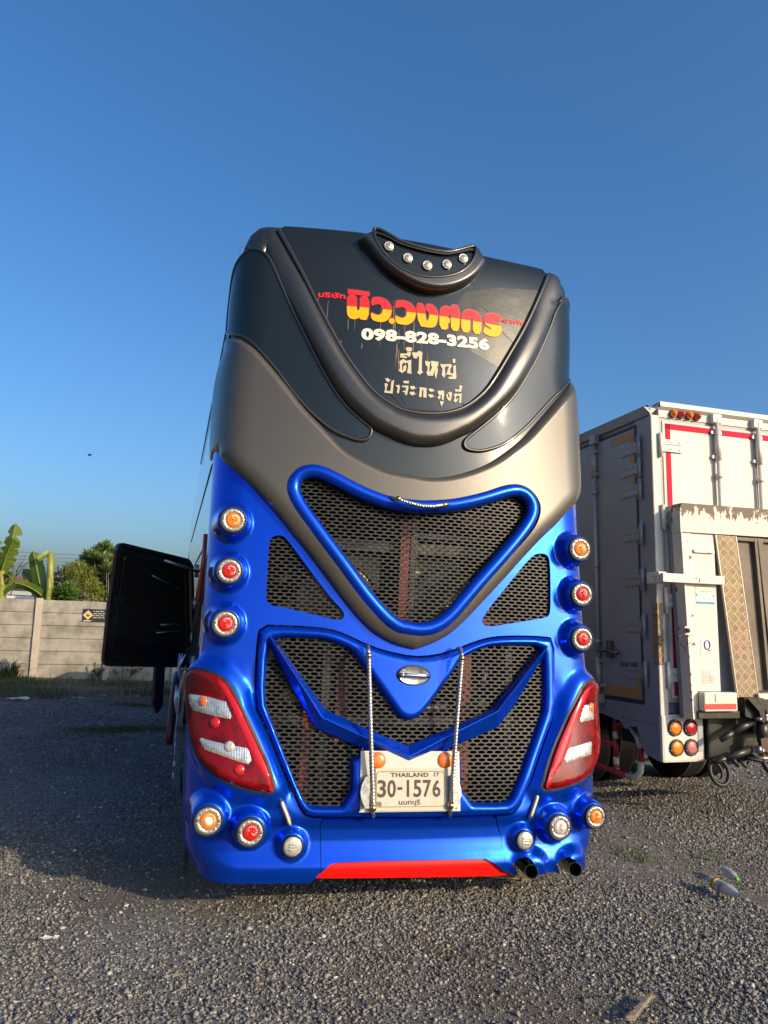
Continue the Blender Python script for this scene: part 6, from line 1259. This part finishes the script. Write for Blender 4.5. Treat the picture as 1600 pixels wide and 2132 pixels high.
# weeds at the wall foot
WG = foliage_mat('weed_blade', (.05, .085, .02), (.10, .12, .03), 2)
def grass_clump(px, py, n, L, label, spread=.12):
    c = at_z(px, py); t = thing('grass_clump', label, 'weed', Matrix.Translation([c[0], c[1], GD*.3]), 'tall weeds at the wall foot'); mb = MB()
    for i in range(n):
        a = rng.uniform(0, 2*math.pi); d = np.array([math.cos(a), math.sin(a), 0]); s_ = np.array([-d[1], d[0], 0]); l_ = L*rng.uniform(.6, 1.15); o = d*rng.uniform(0, spread); out = rng.uniform(.3, 1.0); P = []
        for j in range(7):
            u = j/6; P.append(o+d*l_*out*u*u*.9+np.array([0, 0, l_*(u*1.0-.62*out*u*u)]))
        k = [.016*(1-u)**.6+.001 for u in np.linspace(0, 1, 7)]
        mb.add([p-s_*w_ for p, w_ in zip(P, k)]+[p+s_*w_ for p, w_ in zip(P, k)], [[j, j+1, 8+j, 7+j] for j in range(6)], True)
    mb.build('blades', WG, t)
grass_clump(22, 1412, 70, .62, 'big arching grass clump against the wall at the left edge', .3)
grass_clump(64, 1408, 46, .58, 'arching grass clump at the foot of the pale wall post')
for px, py, s_, lab in ((205, 1414, .9, 'small pale weed beside the second wall post'), (262, 1414, 1.25, 'bushy weed at the wall foot below the open hatch'), (352, 1412, .9, 'green weed at the wall foot beside the coach')):
    c = at_z(px, py); t = thing('leafy_weed', lab, 'weed', Matrix.Translation([c[0], c[1]-.15, 0]), 'tall weeds at the wall foot'); mb = MB(); st_ = MB()
    for i in range(9):
        p = np.array([rng.normal(0, .22*s_), rng.normal(0, .1), rng.uniform(.12, .42)*s_]); st_.tube([[p[0]*.4, p[1]*.4, 0], p], [.006, .003], 5)
        for j in range(20): mb.add(leaf_shape(p*rng.uniform(.6, 1.05), rng.normal(0, 1, 3)+[0, 0, .3], .07*rng.uniform(.6, 1.3), .016, np.array([0, 0, 1.])), [[0, 1, 2, 3], [0, 3, 4, 5]])
    st_.build('stem', BARK, t); mb.build('leaves', foliage_mat('weed_leaf', (.10, .12, .03), (.16, .15, .06), 3) if i else WG, t)

# ================================================================== BEYOND THE WALL
c = at(34, 1250, 30.); hs = thing('village_house', 'low house with a rusty red roof half hidden by the banana plants', 'house', Matrix.Translation([c[0], c[1], 0]))
HW = mat('house_dark_wall', (.12, .14, .11), .8, var=(3, (.2, .22, .18), .45, .6))  # dark grey-green wall colour with paler mottling
MB().box(-2.1, .7, 0, 4, -.1, 2.25).build('wall', HW, hs)
mb = MB(); mb.add([(-2.5, -.7, 2.45), (.9, -.7, 2.35), (.7, 2, 2.72), (-2.3, 2, 2.8), (-2.5, 4.7, 2.4), (.9, 4.7, 2.4), (-2.5, -.7, 2.37), (.9, -.7, 2.27), (.9, 4.7, 2.3), (-2.5, 4.7, 2.3)],
                  [[0, 1, 2, 3], [3, 2, 5, 4], [0, 6, 7, 1], [6, 9, 8, 7], [1, 7, 8, 5, 2], [0, 3, 4, 9, 6]]); mb.build('roof', mat('rust_red_roof', (.30, .07, .035), .7, var=(3, (.18, .06, .04), .4, .7)), hs)
mb = MB(); mb.box(-1.5, 1.3, -1.0, -.75, 1.55, 2.25, .03); mb.build('awning', mat('awning_dark', (.025, .027, .028), .6), hs)
mb = MB()
for x in (-1.1, -.5, .1, .9): mb.tube([(x, -.8, 0), (x+.04, -.8, 1.6)], .06, 8)
mb.build('post', mat('post_dark', (.05, .045, .04), .7), hs)
mb = MB(); mb.box(-.2, .75, -1.12, -1.02, 1.98, 2.14, .01); mb.build('sign_board', mat('board_grey', (.34, .36, .36), .6), hs)
for i, (px, w_, h_, lab) in enumerate(((8, .5, .30, 'small white water tub on the far side of the wall at left'), (28, 1.1, .27, 'long white tub showing just above the wall'))):
    p = at(px, 1252, 24.); hh = p[2]+.20
    mb = MB(); mb.box(-w_/2, w_/2, -.3, .3, 0, hh-.02, .06); o = mb.build('water_tub', mat('tub_white', (.62, .60, .55), .5)); o.location = (p[0], p[1], 0); tag(o, lab, 'tub')
c = at(100, 1236, 60.); o = MB(); o.box(-4, 14, 0, 6, 0, 2.6); o.prism([(-4.6, 2.6), (14.6, 2.6), (13, 4.2), (-3, 4.2)], -.5, 6.5)
fh = thing('distant_house', 'far grey roofed building low on the skyline', 'house', Matrix.Translation([c[0], c[1], 0])); MB().box(-4, 14, 0, 6, -.1, 2.35).build('wall', mat('far_wall', (.28, .28, .28), .8), fh)
MB().prism([(-4.6, 2.35), (14.6, 2.35), (13, 3.1), (-3, 3.1)], -.5, 6.5).build('roof', mat('far_roof', (.13, .13, .14), .8), fh)
# power lines
PL = mat('cable_grey', (.10, .11, .12), .6); dpl = 45.
pz = [at(110, y, dpl) for y in (1153, 1161, 1168, 1175.5, 1183, 1188, 1193, 1198)]
xl, xr = -42., 14.
wd = np.array([1, .1, 0.])
for i, p in enumerate(pz):
    N = 30; pts = []
    for t in np.linspace(xl, xr, N):
        u = (t-xl)/(xr-xl); pts.append([t, p[1]+.1*(t-p[0]), p[2]-.35*4*u*(1-u)+.35*4*((p[0]-xl)/(xr-xl))*(1-(p[0]-xl)/(xr-xl))+(t-p[0])*.010])
    o = MB().tube(pts, .014, 5).build('power_line', PL); tag(o, 'thin grey power line crossing the sky behind the banana plants', 'power line', 'parallel power lines')
for x, lab in ((xl, 'grey concrete utility pole out to the left of the power lines'), (xr, 'grey concrete utility pole hidden behind the coach')):
    yb_ = pz[0][1]+.1*(x-pz[0][0]); t = thing('utility_pole', lab, 'pole', Matrix.Translation([x, yb_, 0]), 'utility poles')
    MB().tube([[0, 0, 0], [0, 0, 8.2]], [.16, .11], 10).build('shaft', CONC, t); MB().box(-.06, .06, -.7, .7, 7.0, 7.12).build('cross_arm', CONC, t)
# a line of distant trees closes the horizon beyond the wall
for i in range(16):
    x = -62+i*8.5+rng.uniform(-2, 2); y = 92+rng.uniform(-6, 10); R = rng.uniform(1.5, 2.3); t = thing('distant_tree', 'small hazy round tree on the far skyline', 'tree', Matrix.Translation([x, y, 0]), 'trees on the far skyline'); mb = MB()
    for j in range(420):
        v = rng.normal(0, 1, 3); v = v/np.linalg.norm(v)*rng.uniform(.4, 1)**.5*R*np.array([1.2, 1, .8]); mb.add(leaf_shape(v+[0, 0, R*.95], rng.normal(0, 1, 3), .6, .2, np.array([0, 0, 1.])), [[0, 1, 2, 3], [0, 3, 4, 5]])
    MB().tube([[0, 0, 0], [0, 0, R]], [.2, .1], 6).build('trunk', BARK, t); mb.build('crown', SHD, t)

# ================================================================== SMALL THINGS ON THE GROUND
PET = mat('clear_plastic', (.86, .87, .86), .2, 0, .4, .5, .66, bump=(30, .3, .01)); PET.node_tree.nodes['Principled BSDF'].inputs['IOR'].default_value = 1.15
def bottle(name, a, b, r, label, lab_col=None, cap=None):
    a = np.array(a); b = np.array(b); d = unit(b-a); L = np.linalg.norm(b-a)
    t = thing(name, label, 'bottle', Matrix.Translation(((a+b)/2).tolist())); mid_ = (a+b)/2
    prof = [(0, 0), (r*.8, 0), (r, .012)]+[(r*(1-.05*(i % 2)), .012+(L*.62-.012)*i/14) for i in range(1, 15)]+[(r*.95, L*.68), (r*.6, L*.85), (r*.38, L*.92), (r*.38, L)]
    MB().lathe(prof, a-mid_, d, 24).build('body', PET, t)
    if lab_col: MB().lathe([(r*1.03, L*.20), (r*1.035, L*.20), (r*1.035, L*.32), (r*1.03, L*.32)], a-mid_, d, 24).build('label_band', lab_col, t)
    if cap: MB().lathe([(r*.42, L*.95), (r*.44, L*.95), (r*.44, L*1.02), (0, L*1.02)], a-mid_, d, 16).build('cap', cap, t)
p0, p1 = at_z(1477, 1848), at_z(1542, 1880)
bottle('plastic_bottle', [p0[0], p0[1], .045], [p1[0], p1[1], .045], .040, 'clear crushed plastic bottle with a yellow label lying on the gravel', mat('yellow_label', (.75, .48, .03), .5, var=(40, (.5, .25, .02), .5, .6)))
q0, q1 = at_z(1508, 1822), at_z(1536, 1842)
bottle('plastic_bottle', [q0[0], q0[1], .035], [q1[0], q1[1], .035], .033, 'small clear plastic bottle with a green cap behind the yellow labelled bottle', None, mat('cap_green', (.10, .38, .03), .4))
s0, s1 = at_z(1313, 2131), at_z(1352, 2085); d = s1-s0
mb = MB(); mb.add([s0+[-.016, 0, .012], s0+[.022, 0, .012], s1+[.020, 0, .016], s1+[-.006, .004, .016], s0+[-.016, 0, .032], s0+[.022, .002, .03], s1+[.020, 0, .034], s1+[-.006, .004, .033]], [[3, 2, 1, 0], [4, 5, 6, 7], [0, 1, 5, 4], [1, 2, 6, 5], [2, 3, 7, 6], [3, 0, 4, 7]])
o = mb.build('wooden_stick', mat('weathered_wood', (.24, .19, .14), .8, var=(30, (.14, .11, .08), .4, .6))); tag(o, 'weathered broken stick of wood lying on the near gravel', 'stick')
b0 = at_z(1040, 1835); o = MB(); o.box(-.13, .18, -.09, .07, .015, .024); o = o.build('cardboard_piece', mat('old_board', (.30, .24, .15), .8, var=(20, (.2, .15, .1), .4, .6))); o.location = (b0[0]+.05, b0[1]+.1, 0); o.rotation_euler = (0, .03, -.25); tag(o, 'flat brown board lying under the exhaust pipes', 'board')
LIT = mat('paper_litter', (.58, .56, .52), .7); LITO = mat('orange_litter', (.62, .18, .06), .6)
for px, py, s_, m_, lab in ((40, 1459, .5, LIT, 'long pale strip of plastic litter at the gravel edge'), (165, 1456, .26, LIT, 'crumpled white scrap on the gravel edge'), (215, 1450, .12, LIT, 'small white paper scrap in the grass'), (285, 1452, .13, LIT, 'pale scrap near the hatch strap'), (398, 1905, .035, LITO, 'tiny orange scrap on the near gravel'), (1310, 1851, .025, LITO, 'tiny orange scrap right of the exhausts'), (100, 1883+80, .10, LIT, 'pale flat stone like chip at near left'), (360, 1400+643, .09, mat('straw_litter', (.36, .30, .18), .8), 'thin straw coloured sliver on the gravel')):
    p = at_z(px, py); mb = MB(); V = []; N = 7
    for i in range(N):
        for j in range(3): V.append((s_*(i/(N-1)-.5)+rng.normal(0, s_*.03), s_*.16*(j-1)+rng.normal(0, s_*.03), .022+abs(rng.normal(0, s_*.05))))
    mb.add(V, [[i*3+j, (i+1)*3+j, (i+1)*3+j+1, i*3+j+1] for i in range(N-1) for j in range(2)]); o = mb.build('litter_scrap', m_)
    o.location = (p[0], p[1], 0); o.rotation_euler = (0, 0, rng.uniform(-.4, .4)); tag(o, lab, 'litter')
# bird
p = at(187, 948, 60.); t = thing('flying_bird', 'tiny dark bird gliding in the open sky left of the coach', 'bird', Matrix.Translation(p.tolist()))
mb = MB(); mb.sphere((0, 0, 0), .07, 10, (2.0, .9, .8)); mb.add([(.05, 0, .01), (.02, -.06, .02), (.16, -.14, .09), (.20, -.20, .03), (-.05, 0, .01), (-.04, .06, .02), (-.12, .20, .15), (-.16, .26, .10), (-.13, 0, 0), (-.24, .04, .0), (-.24, -.04, .0)], [[0, 1, 2], [1, 3, 2], [4, 6, 5], [5, 6, 7], [8, 9, 10], [0, 2, 4], [4, 2, 6]])
mb.build('body', mat('bird_dark', (.02, .02, .022), .7), t)

# ================================================================== every loose piece of these is a part of its own
def split_loose(o):
    me = o.data; n = len(me.vertices); p = list(range(n))
    def find(a):
        while p[a] != a: p[a] = p[p[a]]; a = p[a]
        return a
    for e in me.edges:
        a, b = find(e.vertices[0]), find(e.vertices[1])
        if a != b: p[max(a, b)] = min(a, b)
    groups = {}
    for f in me.polygons: groups.setdefault(find(f.vertices[0]), []).append(f)
    if len(groups) < 2: return
    base = o.name.split('.')[0]; mats = list(me.materials); kids = list(o.children); first = None
    for g in groups.values():
        ids = sorted({v for f in g for v in f.vertices}); k = {v: i for i, v in enumerate(ids)}
        q = mesh_obj(base, [me.vertices[v].co[:] for v in ids], [[k[v] for v in f.vertices] for f in g], mats, o.parent, True)
        q.data.polygons.foreach_set('use_smooth', np.array([f.use_smooth for f in g], dtype=bool))
        first = first or q
    for c in kids: c.parent = first
    bpy.data.objects.remove(o)
SPLIT = set('fan hoses red_frame support_rails radiator_shroud stay_rod latch tape_strip faded_stencil reflective_tape knob handle_end rod_bracket screw rear_door lift_cylinder lift_bracket pivot_pin pivot_bolt lift_hoses underrun_rail slat_rib strip_edge side_post white_band skirt_studs label_corner rust_streaks skirt_stripes lever'.split())
REN = {'hoses': 'hose', 'support_rails': 'support_rail', 'lift_hoses': 'lift_hose', 'skirt_studs': 'skirt_stud', 'rust_streaks': 'rust_streak', 'skirt_stripes': 'skirt_stripe'}
for o in [o for o in list(COL.objects) if o.type == 'MESH' and o.name.split('.')[0] in SPLIT]:
    b_ = o.name.split('.')[0]
    if b_ in REN: o.name = REN[b_]
    split_loose(o)
